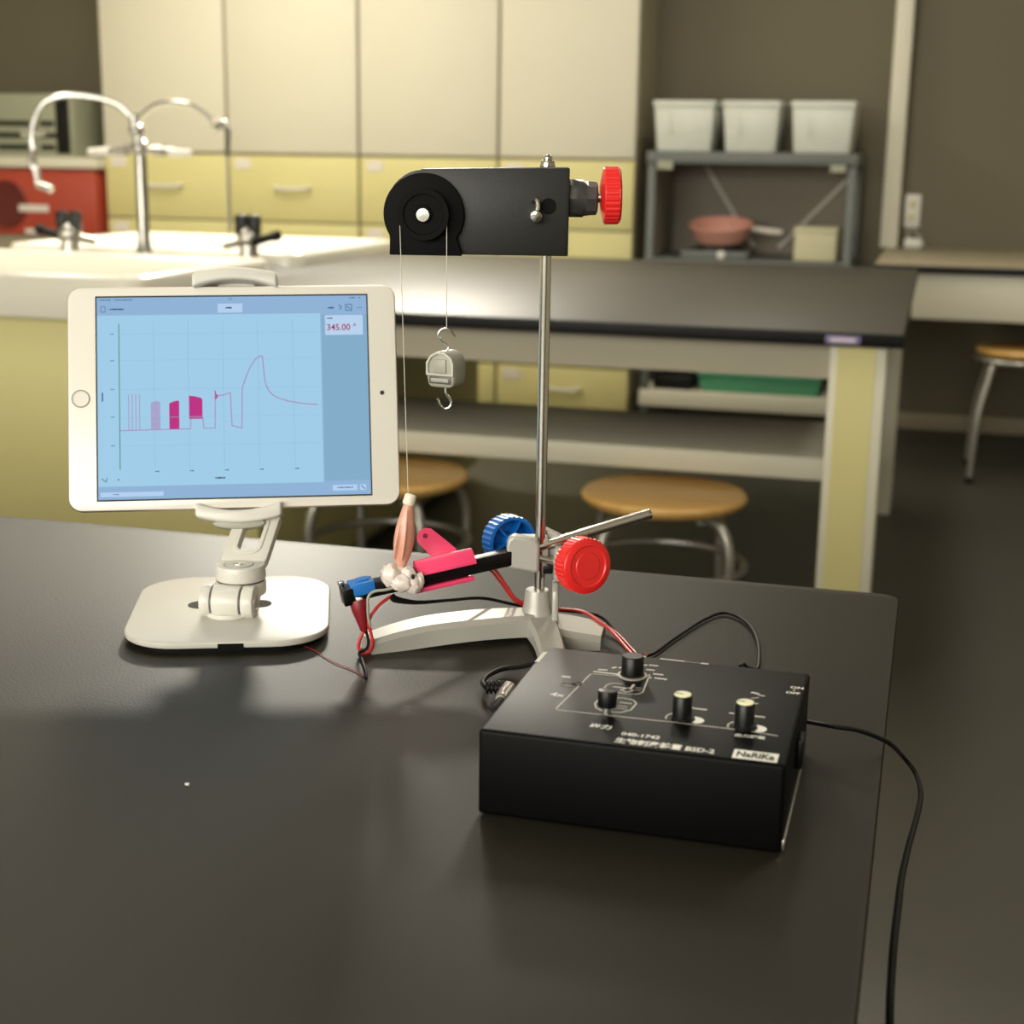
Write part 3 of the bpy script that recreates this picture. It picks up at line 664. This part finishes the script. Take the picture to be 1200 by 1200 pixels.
mb = SL(a); mb.lathe([(12, 0), (12.2, 1), (12.2, 9), (11.4, 10), (11, 13), (10.6, 18), (8.5, 19), (4, 19.2)], (14.4, 0, 302), X, 8).build('clamp_nut', M['nut'], pu)
SL(a).cyl((30, 0, 302), (38, 0, 303), 3.2).build('clamp_screw', M['steel'], pu)
def knurl(mb, c, ax, r, th, n=30, dome=1.6):
    ax = Vector(ax).normalized(); e1 = ax.cross(Z).normalized(); e2 = ax.cross(e1)
    pl = []
    for i in range(n):
        for f_, rr in ((0.0, r*.965), (.22, r), (.6, r), (.82, r*.965)):
            t = 2*math.pi*(i+f_)/n; pl.append((rr*math.cos(t), rr*math.sin(t)))
    c = Vector(c)
    mb.prism(pl, c, e1, e2, ax*th)
    mb.lathe([(r*.96, th-.1), (r*.97, th+.5), (r*.90, th+dome), (r*.74, th+dome+.2), (r*.70, th+dome-.5), (r*.50, th+dome-.5), (r*.47, th+dome), (.1, th+dome)], c, ax, 48)
    mb.lathe([(r*.5, -2.5), (r*.94, -.6), (r*.965, .1)], c, ax, 48)
    return mb
knurl(SL(a), (37.5, 0, 304), (1, .05, .02), 18.6, 8.8).build('tightening_knob', M['red'], pu)

# thread over the pulley: two hanging runs
th = tag(SL((-79, -24, 264)).tube([(-88.6, -33, 108.5), (-94.6, -24, 286), (-94.3, -24, 291)]+[(-79.3-15*math.cos(R(k)), -24, 291+15*math.sin(R(k))) for k in range(20, 170, 15)]+[(-64.3, -24, 291), (-64.2, -24, 286), (-64.0, -24, 218)], .26, seg=6, smooth=False).build('thread', M['thread']),
         'pale thread hanging over the black pulley down to the flesh strip and the small weight', 'thread')
m_ = frame(SO, SA); m_.translation = m_ @ (Vector((-79, -24, 264))*.001); th.matrix_world = m_

# small hanging weight
a = (-64, -24, 179)
hw = Sthing('hanging_scale', 'small white hooked weight hanging on the thread below the pulley', 'weight', a)
r8 = Matrix.Rotation(R(-24), 3, 'Z')
def WL(): return MB(off=(0, 0, 0), k=.001, rot=r8)
oc = [(-10.5, 9), (-10.5, 17), (-7.5, 22), (-2.5, 24.5), (3.5, 24.5), (8.5, 21.5), (10.5, 17), (10.5, 9), (9.5, 2.5), (7, .6), (-7, .6), (-9.5, 2.5)]
WL().prism(oc, (0, -8.5, 0), X, Z, (0, 17, 0), 1.8, 3, 20).build('body', M['greyp'], hw)
oi = [(-8.5, 10), (-8.5, 16.5), (-6, 20.5), (-2, 22.6), (3, 22.6), (7, 20), (8.5, 16.5), (8.5, 10)]
oo = [(-10.2, 8.6), (-10.2, 17), (-7.2, 21.8), (-2.4, 24.2), (3.4, 24.2), (8.4, 21.2), (10.2, 17), (10.2, 8.6)]
WL().ring_plate(oo, oi, (0, -10, 0), X, Z, (0, 2, 0), .5).build('face_frame', M['greyw'], hw)
WL().box((-4.5, -9.6, 10.5), (4.5, -8.3, 19.5), .5).build('face_panel', M['greyp'], hw)
WL().box((-8, -9.3, 3.2), (8, -8.3, 8.2), .4).build('display', M['greyd'], hw)
WL().box((-6.5, -9.9, 4.4), (6.5, -9.0, 7.0), .3).build('display_bar', M['greyp'], hw)
MB().tube([(0, 0, 24), (1.5, 0, 27), (-2.5, 0, 30), (-5.5, 0, 34), (-4.2, 0, 37.5), (-.6, 0, 39), (3, 0, 37.2), (5.8, 0, 33.5)], .7).build('upper_hook', M['steel'], hw)
MB().tube([(0, 0, 1.5), (-.3, 0, -3.5), (1.6, 0, -6.5), (3.4, 0, -9.6), (2.4, 0, -13), (-.8, 0, -14.4), (-4, 0, -12.4), (-5.8, 0, -8)], .85).build('lower_hook', M['steel'], hw)

# clamp boss with blue and red knobs
a = (-10, -4, 60)
cb = Sthing('boss_clamp', 'grey boss clamp with blue and red knobs on the steel rod', 'clamp', a)
bl = [(-22.5, 52.5), (-1.5, 49), (-.2, 50.5), (-.2, 69), (-2.5, 72.5), (-18, 75.5), (-22, 73), (-23, 68)]
SL(a).prism(bl, (0, -13, 0), X, Z, (0, 11, 0), 2.0, 2, 20).box((-20, -3, 50), (6, 9, 72), 2).build('clamp_body', M['cast'], cb, 22)
SL(a).prism([(0, 0), (20, -9.5), (20, -12.5), (3, -7)], (3, 3, 77), X, Z, (0, 9, 0), .5).prism([(2, 66), (20, 62), (20, 46), (2, 44)], (0, 5, 0), X, Z, (0, 4, 0), .8).build('rear_web', M['cast'], cb)
SL(a).box((9.5, -11, 42), (20, 4, 66), 3.5, 3).build('clamp_jaw', M['cast'], cb)
SL(a).cyl((-2, -4, 58), (12, -4, 55), 2.6).build('clamp_screw', M['steel'], cb)
SL(a).box((2, -3, 46), (9, 6, 53), .8).build('clamp_gap', M['blackp'], cb)
nr = Vector((.52, -.85, .10)).normalized()
knurl(SL(a), Vector((26.5, -14, 57)), nr, 19.3, 11, 36).build('red_knob', M['red'], cb)
SL(a).cyl((16, 0, 54), Vector((26.5, -14, 57)), 4).build('knob_shaft', M['steel'], cb)
nb = Vector((.48, -.87, .05)).normalized(); bc = Vector((-19.5, 24, 61.5))
mb = SL(a); e1 = nb.cross(Z).normalized(); e2 = nb.cross(e1)
N = 120; oo = []; ii = []
for i in range(N):
    t = 2*math.pi*i/N; rr = 18.6 if (i % 4) < 2 else 17.9
    oo.append((rr*math.cos(t), rr*math.sin(t))); ii.append((15.8*math.cos(t), 15.8*math.sin(t)))
mb.ring_plate(oo, ii, bc-nb*13, e1, e2, nb*13)
mb.lathe([(17.5, -14), (17.9, -12.6), (16, -11.5), (.1, -11.5)], bc, nb, 48, True)
for k in range(5):
    t = R(72*k+24); dr = e1*math.cos(t)+e2*math.sin(t); sd = nb.cross(dr)
    mb.prism([(4, -.7), (16, -.7), (16, .7), (4, .7)], bc-nb*12, dr, sd, nb*9)
mb.cyl(bc-nb*12, bc-nb*1, 5.2); mb.build('blue_knob', M['blue'], cb)
SL(a).cyl(bc-nb*4, (-13, 4, 63), 3.0).build('knob_shaft', M['steel'], cb)

# black square bar with steel rod end
B0, B1 = Vector((-130, -45, 41)), Vector((-10, -4.6, 61.2)); bd = (B1-B0).normalized(); BL = (B1-B0).length
bw = bd.cross(Z).normalized()            # towards the viewer
bv = bw.cross(bd).normalized()           # up
def bp(u, v, w_): return B0+bd*u+bv*v+bw*w_
BR = Matrix((bd, bw, bv)).transposed()   # local axes: along, viewer, up
a = tuple(B0)
def BMB(): return MB(off=tuple(-(BR @ Vector((0, 0, 0)))), k=.001, rot=BR)
ba = Sthing('specimen_bar', 'black square bar with steel rod end held in the boss clamp', 'bar', a)
def AB(): return MB(off=(0, 0, 0), k=.001, rot=BR)
AB().box((2, -5, -5.2), (BL, 5, 5.2), .7).build('bar', M['blackp'], ba)
AB().box((-2.5, -7.2, -6.8), (5.5, 7.2, 5.2), 1).build('end_block', M['blackp'], ba)
AB().box((3.5, -6.5, -1.5), (20, 7.0, 7.2), .8).box((9, -3, 7), (17, 3.5, 8.8), .8).build('terminal_clip', M['blue2'], ba)
AB().cyl((-1, -3, 5), (-1, -3, 8.5), 2.2, bev=.4).build('terminal_screw', M['steel'], ba)
SL(a).cyl((-6, -3, 63.5), (77.5, 24.8, 84.4), 3.6, seg=24, bev=.8).build('rod_end', M['steel'], ba)
g = SL(a); d0 = Vector((-6, -3, 63.5)); d1 = Vector((77.5, 24.8, 84.4))
for k in range(56):
    p = d0+(d1-d0)*(.27+.71*k/56); q = p+(d1-d0).normalized()*.55; g.cyl(p, q, 3.7, seg=20)
g.build('thread_ridges', M['steelr'], ba)

# pink clip on the bar
c0 = bp(70, 6, 4)
pc = Sthing('pink_clip', 'hot pink plastic clip gripping the black bar beside the flesh strip', 'clip', tuple(c0))
def CB(): return MB(off=tuple(BR.inverted() @ (c0-B0)), k=.001, rot=None)
def CB2():
    m = MB(off=tuple(c0-B0), k=.001, rot=BR); return m
sec = [(9.0, 3.2), (8.6, 5.2), (3.5, 10.6), (0, 12.2), (-3, 11.6), (-8.6, 5.2), (-9.0, 3.2), (-7.4, 3.2), (-6.8, 5.4), (6.8, 5.4), (7.4, 3.2)]
pts = [(y, z) for y, z in sec]
CB2().prism(pts, (50, 0, 0), Y, Z, (41, 0, 0), .5).build('spine', M['pink'], pc)
CB2().box((47, 4.2, -8.6), (88, 8.0, -5.6), .8).box((47, -8, -8.6), (88, 8, -6.9), .6).box((48, -8.5, -8), (88, -6.6, 4), .4).build('lower_jaw', M['pink'], pc)
# raised handle
h0 = bp(76, 6, -7); hx = (Vector((-.74, .38, .55))).normalized(); hn = Vector((.15, -.92, .35)); hn = (hn-hx*hn.dot(hx)).normalized(); hy = hn.cross(hx)
tabp = [(0, -8), (10, -7.6)]+[(22+6.6*math.cos(R(t)), 6.8*math.sin(R(t))) for t in range(-80, 81, 16)]+[(10, 7.6), (0, 8)]
MB(off=tuple(c0), k=.001).prism(tabp, h0, hx, hy, hn*2.4, .5).build('handle', M['pink'], pc)
MB(off=tuple(c0), k=.001).lathe([(1.7, 0), (1.7, .25), (.1, .25)], h0+hx*23+hn*2.35, hn, 20).build('handle_hole', mat('dark_pink_hole', rgb(120, 16, 52), 0.6), pc)

# flesh strip
a = (-93, -36, 58)
ms = Sthing('muscle_strip', 'pale flesh coloured muscle strip standing upright on the black bar', 'specimen', a)
p0 = Vector((-93.5, -37, 57)); p1 = Vector((-88.2, -33, 103)); ax = p1-p0
mb = SL(a)
prof = [(2.4, 0), (3.6, 3), (5.6, 9), (6.7, 16), (6.9, 21), (6.4, 28), (5.2, 35), (4.1, 40), (3.2, 44), (2.6, 46.5), (2.0, 47)]
mb.lathe(prof, p0, ax, 28).build('muscle', M['muscle'], ms)
SL(a).tube([p0+Vector((1.5, -6.4, 8)), p0+Vector((3, -7.2, 18)), p0+Vector((4.2, -6.0, 29)), p0+Vector((5, -3.6, 42))], [.6, .9, .8, .5]).tube([p0+Vector((-3.6, -4.4, 8)), p0+Vector((-2.8, -6.6, 17)), p0+Vector((.5, -5.4, 32))], [.5, .8, .4]).build('tendon_strands', mat('pale_tendon', rgb(226, 176, 152), 0.4, noise=.1, scale=150, sss=.2), ms)
SL(a).cyl((-88.6, -33.3, 100.5), (-86.6, -32.4, 107.5), 4.2, 4.0, bev=1.2).build('bone_end', M['bone'], ms)
mb = SL(a); random.seed(11)
for c, r_, sc_ in (((-99.5, -42, 54), 6.6, (1, .9, 1.2)), ((-92, -43, 49.5), 7.2, (1.1, .9, .9)), ((-85, -41, 48), 6.8, (1, .9, 1)), ((-88, -41, 55), 5.6, (1, .8, .9)), ((-95, -38, 57), 4.6, (1.1, 1, .8)), ((-80.5, -40, 50), 4.4, (.8, .8, 1.3))):
    mb.sphere(c, r_, 3, .10, sc_)
mb.build('gauze_wad', M['tissue'], ms)
SL(a).sphere((-84.2, -46.4, 54.5), 1.2, 2, 0, (1, .6, 1.6)).build('dark_spot', M['blackp'], ms)
SL(a).tube([(-95, -46, 47), (-102, -48, 45.5), (-110, -50, 44.6), (-113.5, -51.5, 41), (-113.8, -51.5, 34), (-113.6, -51, 27), (-112.4, -50, 20)], 1.0).build('electrode_wire', M['greyp'], ms)

# hanging red clip boot and leads
a = (-120, -48, 34)
rc = Sthing('crocodile_clip', 'dark red crocodile clip hanging from the blue ended tip of the bar', 'clip', a)
SL(a).lathe([(5.6, 0), (6.3, 2), (5.6, 8), (4.0, 14), (2.9, 20), (2.0, 22)], (-121, -45.5, 37.5), (.20, -.12, -1), 20).build('boot', M['darkred'], rc)
SL(a).box((-124, -48.6, 35), (-117.5, -42.5, 40), .6).build('jaw', M['steelr'], rc)
def wire(name, label, pts, r, m, anchor):
    o = SL(anchor).tube(pts, r).build(name, m); mm = frame(SO, SA); mm.translation = mm @ (Vector(anchor)*.001); o.matrix_world = mm
    return tag(o, label, 'wire')
wire('lead_wire', 'red lead looping below the dark red crocodile clip up to the black bar', [(-116.6, -48.2, 17), (-119.5, -49, 11), (-120.5, -49.5, 5), (-117.5, -50, 1.6), (-113, -50, 3), (-111.2, -50, 9), (-112.2, -49.8, 16), (-113.5, -49.8, 24), (-108, -46, 33), (-100, -39, 38.4)], 1.15, M['redwire'], (-116, -49, 1.2))
wire('lead_wire', 'thin black lead dropping from the dark red crocodile clip onto the bench', [(-116.4, -48.2, 18), (-114, -49.5, 11), (-114.6, -52, 5.5), (-119.3, -54.5, 3), (-116.8, -62, 1.2), (-111.5, -84, 1.1), (-109.5, -98, 1.1)], 1.05, M['blackwire'], (-116, -62, 1))
wire('lead_wire', 'long black lead from under the bar, looping behind the black box',
     [(-99, -41, 39.2), (-96, -40, 36.5), (-82, -34, 33), (-62, -14, 29), (-40, 9, 24), (-16, 27, 14), (14, 46, 5), (42, 26, 8), (54, 2, 4), (63, -26, 2), (74.7, -43, 2), (94.6, -6, 2), (119.9, 40, 2), (137.3, 58, 2), (150.4, 36, 2), (153, -6, 2), (146, -62, 2), (136, -86, 10), (130, -108, 20), (126.6, -118, 22)], [2.5, 2.4, 1.5]+[1.2]*17, M['blackwire'], (42, 33, 1))
wire('lead_wire', 'red lead from the clamped bar to the back of the black box',
     [(-40, 0, 48), (-33, 8, 46.5), (-27, 12, 38), (-22, 14, 30), (-14, 20, 19), (10, 36, 9.5), (30, 20, 12.4), (43, 0, 11), (52, -18, 9), (62, -66, 11), (64, -90, 18), (65.2, -107, 24)], 1.05, M['redwire'], (10, 36, 8))
wire('lead_wire', 'second red lead lying beside the first one on its way to the black box',
     [(-43, 2, 46), (-35, 11, 44), (-28, 17, 34), (-15, 25, 16), (10, 41, 7), (31, 24, 11.5), (46, 2, 9), (56, -20, 8), (66, -66, 10), (68, -90, 17), (69, -106, 24)], .95, M['redwire'], (10, 41, 6))
wire('thin_wire', 'very thin red wire lying on the bench beside the tablet holder base', [(-166, -32, .7), (-153.7, -42, .7), (-135.5, -67, .7), (-122, -80, .7), (-111, -94, .7)], .32, M['darkred'], (-136, -67, .2))
wire('paper_crumb', 'tiny white crumb on the bench in front of the tablet holder', [(-184.8, -269, .9), (-183.6, -268.6, 1.0), (-182.6, -268.9, .8)], .8, M['white'], (-184, -269, 0))['category'] = 'crumb'

# ------------------------------------------------------------------ black stimulator box
BO = Vector((-0.127, 0.747, 0.75))
bx = thing('stimulator_box', 'flat black control box with knobs and white lettering at the bench corner', 'control box', BO)
mb = MB(); mb.box((-75.5, -67.5, 1.5), (75.5, 67.5, 45.5)); mb.build('inner_case', M['blackp'], bx)
mb = MB()
mb.box((-77, -69, .8), (77, 69, 47), 2.2, 3); mb.build('cover', M['case'], bx)
MB().box((77, -67, 2), (78.2, 34, 7.5), .4).build('side_rail', M['steelr'], bx)
MB().box((76.8, -8, 20), (80.5, 8, 36), 1.2).build('side_catch', M['blackp'], bx)
for fx in (-66, 66):
    for fy in (-58, 58): MB().cyl((fx, fy, 0), (fx, fy, 1.6), 5).build('rubber_foot', M['blackpit'], bx)
TZ = 47.0
def top(): return MB()
O0 = (0, 0, TZ)
def ln(p, wd=.8, cl=False): top().line(p, wd, O0, X, Y, .12, cl).build('panel_line', M['printg'], bx)
ln([(-19.5, 31), (-39.5, 29.5), (-41, 28.5), (-46.4, -29.5), (-45.4, -31), (13.9, -29.6), (55.4, -29.8), (69, -32)], .8)
ln([(-9.3, 38), (-7.6, 9), (-9.5, 5.5), (-15, 3.6), (-27, 6), (-29, 8.6), (-28.6, 14.5), (-26.5, 18), (-21, 18.6)], .8)
ln([(-20, 9), (-16.5, 13.5), (-13, 9.5), (-16, 6.2)], 1.0, True)
ln([(-15, 13), (-14.5, 19)], 1.6); ln([(-24.5, 12.5), (-18.5, 12.5)], 1.2); ln([(-13, 11.5), (-9, 11.5)], .6); ln([(-13, 15), (-9.5, 15)], .6)
lobe = [(-25, -4.5), (-28, -8), (-28.6, -16), (-26.5, -22), (-21, -26), (-13, -24.5), (-8.5, -19), (-7.6, -9), (-10, -4.5), (-16, -3)]
ln(lobe, .9, True)
ln([(-16, -10), (-10, -10)], 1.0); ln([(-16, -15), (-11.5, -15)], .7); ln([(-16, -18.5), (-11, -18.5)], .7)
ln([(-20.4, 72.6-5), (-17.5, 67.6)], 2.0); ln([(-8, 67), (5.4, 66.6)], 1.6); ln([(6.4, 66.6), (16, 66.2)], .4); ln([(16, 66.2), (19, 66.2)], 2.0)
for p in (((-38, 37.5), (-34, 38)), ((-31.3, 42.5), (-30, 44.2)), ((-27.5, 44), (-26, 46)), ((-40, 33.5), (-27, 33)), ((-26, 31), (-24.5, 31.8)), ((-16, 53), (-14, 53)), ((-12, 54), (-8, 54)), ((-12, 46), (-8.4, 46)), ((-7, 40), (-2.5, 40)), ((-5, 33.5), (.8, 33.2)), ((-9.5, 34), (-8, 33.2)), ((20.4, -6), (22, -6)), ((23.5, -6.6), (29, -6.6)), ((52.7, -7), (54, -7)), ((54.5, -8), (59.5, -8))):
    ln(list(p), 1.9)
# rings round the two small sockets at the left
for cx, cy, r_ in ((-49.6, 8, 3.6), (-44.6, 11, 2.4)):
    ln([(cx+r_*math.cos(2*math.pi*i/16), cy+r_*math.sin(2*math.pi*i/16)) for i in range(16)], 1.3, True)
ln([(-54.5, 20), (-51.5, 20)], 3.0)
def wedge(cx, cy, r0=6.8, r1=11.5):
    g = top()
    P_ = [(cx+r0*math.cos(R(t)), cy+r0*math.sin(R(t))) for t in range(-38, 39, 8)]
    Q_ = [(cx+(r0+(r1-r0)*math.sin(math.pi*(t+38)/96+.4))*math.cos(R(t)), cy+(r0+(r1-r0)*math.sin(math.pi*(t+38)/96+.4))*math.sin(R(t))) for t in range(38, -39, -8)]
    for i in range(len(P_)-1):
        vs = [g.bm.verts.new(g.P((x, y, TZ+.12))) for x, y in (P_[i], P_[i+1], Q_[len(Q_)-2-i], Q_[len(Q_)-1-i])]; g.bm.faces.new(vs)
    g.build('volume_wedge', M['print'], bx)
    ln([(cx+8.4*math.cos(R(t)), cy+8.4*math.sin(R(t))) for t in (200, 185, 170, 155, 140)], .9)
wedge(19.2, -23); wedge(51.5, -25)
ln([(49.5, 27), (52.5, 26)], 2.2); ln([(53.4, 24), (56, 23.6)], 1.4); ln([(50, 18), (53.5, 20)], .8); ln([(51, 10), (54, 11)], 1.2); ln([(42, -7.5), (43.6, -7.5)], 1.6)
ln([(-74.6, 57), (-74.9, 40)], 2.6)
def tx(s_, x, y, h, sx=1.0, b=.0, al='LEFT'): top().text(s_, (x, y, TZ), X, Y, h, .14, sx, al, b+.015).build('panel_lettering', M['print'], bx)
tx('040-1742', -6.7, -54.6, 5.6, .92, .01); tx('生物刺激装置 BSD-2', -8, -64.6, 7.0, .80, .015)
tx('ON', 68.4, 40.5, 4.6, 1.0, .01); tx('OFF', 66.8, 31.5, 4.6, .95, .01); ln([(71.4, 38.8), (70.4, 36.8)], .6)
tx('出力', -24.4, -49, 6.2, .95, .02); tx('4x', -54.6, -11.5, 7.6, 1.0, .005)
tx('出力調整', 48, -38.4, 4.2, .92, .01)
lg = top().box((50.6, -66.4, TZ-.05), (72.3, -55.6, TZ+.12)).build('maker_plate', M['print'], bx)
top().text('NaRiKa', (61.4, -64.2, TZ), X, Y, 9.0, .22, .66, 'CENTER', .036).build('maker_lettering', M['inkb'], lg)
def knob(x, y, r_, h, capm, ring=False):
    k_ = MB().lathe([(r_*1.12, 0), (r_*1.12, 1.2), (r_*1.02, 1.8), (r_*.98, h-.6), (r_*.9, h), (.1, h)], (x, y, TZ), Z, 28).build('knob', M['blackp'], bx)
    if capm:
        MB().lathe([(r_*.9, h-.05), (r_*.86, h+.4), (.1, h+.4)], (x, y, TZ), Z, 28).build('cap', capm, k_)
        MB().line([(x-r_*.75, y+.2), (x-.4, y+.2)], 1.0, (0, 0, TZ+h+.4), X, Y, .06).build('pointer', M['inkb'], k_)
    if ring:
        MB().lathe([(r_*1.35, 0), (r_*1.35, .7), (r_*1.05, .9), (r_*1.05, 0)], (x, y, TZ), Z, 28).build('collar', M['greyp'], k_)
knob(19.2, -24, 5.0, 13.6, M['knobcap']); knob(51.5, -26, 5.0, 13.8, M['knobcap']); knob(-18.2, 33.3, 6.2, 12.0, None, True)
k_ = MB().cyl((-19.7, -27.6, TZ), (-19.7, -27.6, TZ+4), 2.2).build('switch_stem', M['steelr'], bx)
MB().cyl((-19.7, -27.0, TZ+3.4), (-19.7, -26.4, TZ+12.5), 4.9, 5.2, bev=1).build('switch_cap', M['blackp'], k_)

# cables of the box
def bcable(name, label, parts, anchor):
    t = thing(name, label, 'cable', BO+Vector(anchor)*.001)
    for nm, mb_, m in parts: mb_.build(nm, m, t)
    return t
_a = (-115, 100, 0)
_cord = MB(off=_a).tube([(-66, 69.2, 15), (-72, 82, 15), (-86, 118, 13), (-99.6, 139, 10), (-112, 141.5, 6), (-123, 139.4, 4), (-128.4, 125.6, 4), (-127, 106, 6), (-120.8, 92, 8)], 1.7)
_pr = []
for _i in range(6): _pr += [(2.6, _i*2.5), (4.2, _i*2.5+.4), (4.2, _i*2.5+1.6), (2.6, _i*2.5+2.0)]
_rel = MB(off=_a).lathe(_pr, (-121, 92, 8), (14, 5, 0), 20)
_met = MB(off=_a).lathe([(3.0, 0), (4.6, 1), (4.6, 14), (4.0, 15), (4.0, 22), (3.2, 23)], (-107, 96, 8), (1.5, -30, 0), 20)
_tip = MB(off=_a).lathe([(2.6, 0), (2.6, 16), (1.6, 18)], (-105.9, 73.5, 8), (1.5, -30, 0), 16)
bcable('plug_cable', 'black cable with ribbed sleeve and metal plug beside the black box', [('cord', _cord, M['blackwire']), ('ribbed_sleeve', _rel, M['blackp']), ('plug', _met, M['steelr']), ('plug_tip', _tip, M['blackp'])], _a)
A2 = (-0.0, 0.83, 0.75)
tag(L(A2).tube([(-0.062, 0.8165, 0.762), (-0.062, 0.832, 0.762), (-0.050, 0.826, 0.764), (-0.036, 0.818, 0.766), (-0.022, 0.820, 0.7645), (-0.011, 0.8245, 0.760), (-0.003, 0.832, 0.7535), (0.004, 0.880, 0.728), (0.012, 0.884, 0.717), (0.016, 0.863, 0.714), (0.015, 0.836, 0.713), (0.011, 0.793, 0.712), (0.008, 0.75, 0.713), (0.007, 0.717, 0.712), (0.006, 0.668, 0.706), (0.008, 0.617, 0.69), (0.02, 0.56, 0.62), (0.05, 0.5, 0.3), (0.09, 0.48, 0.02), (0.3, 0.5, 0.004), (0.6, 0.7, 0.004)],
    [.0014]*9+[.0016, .0017, .0018, .0019, .002, .002, .002, .002, .002, .002, .002, .002]).build('power_cable', M['blackwire']), 'black cable running from the box over the right bench edge', 'cable').location = A2
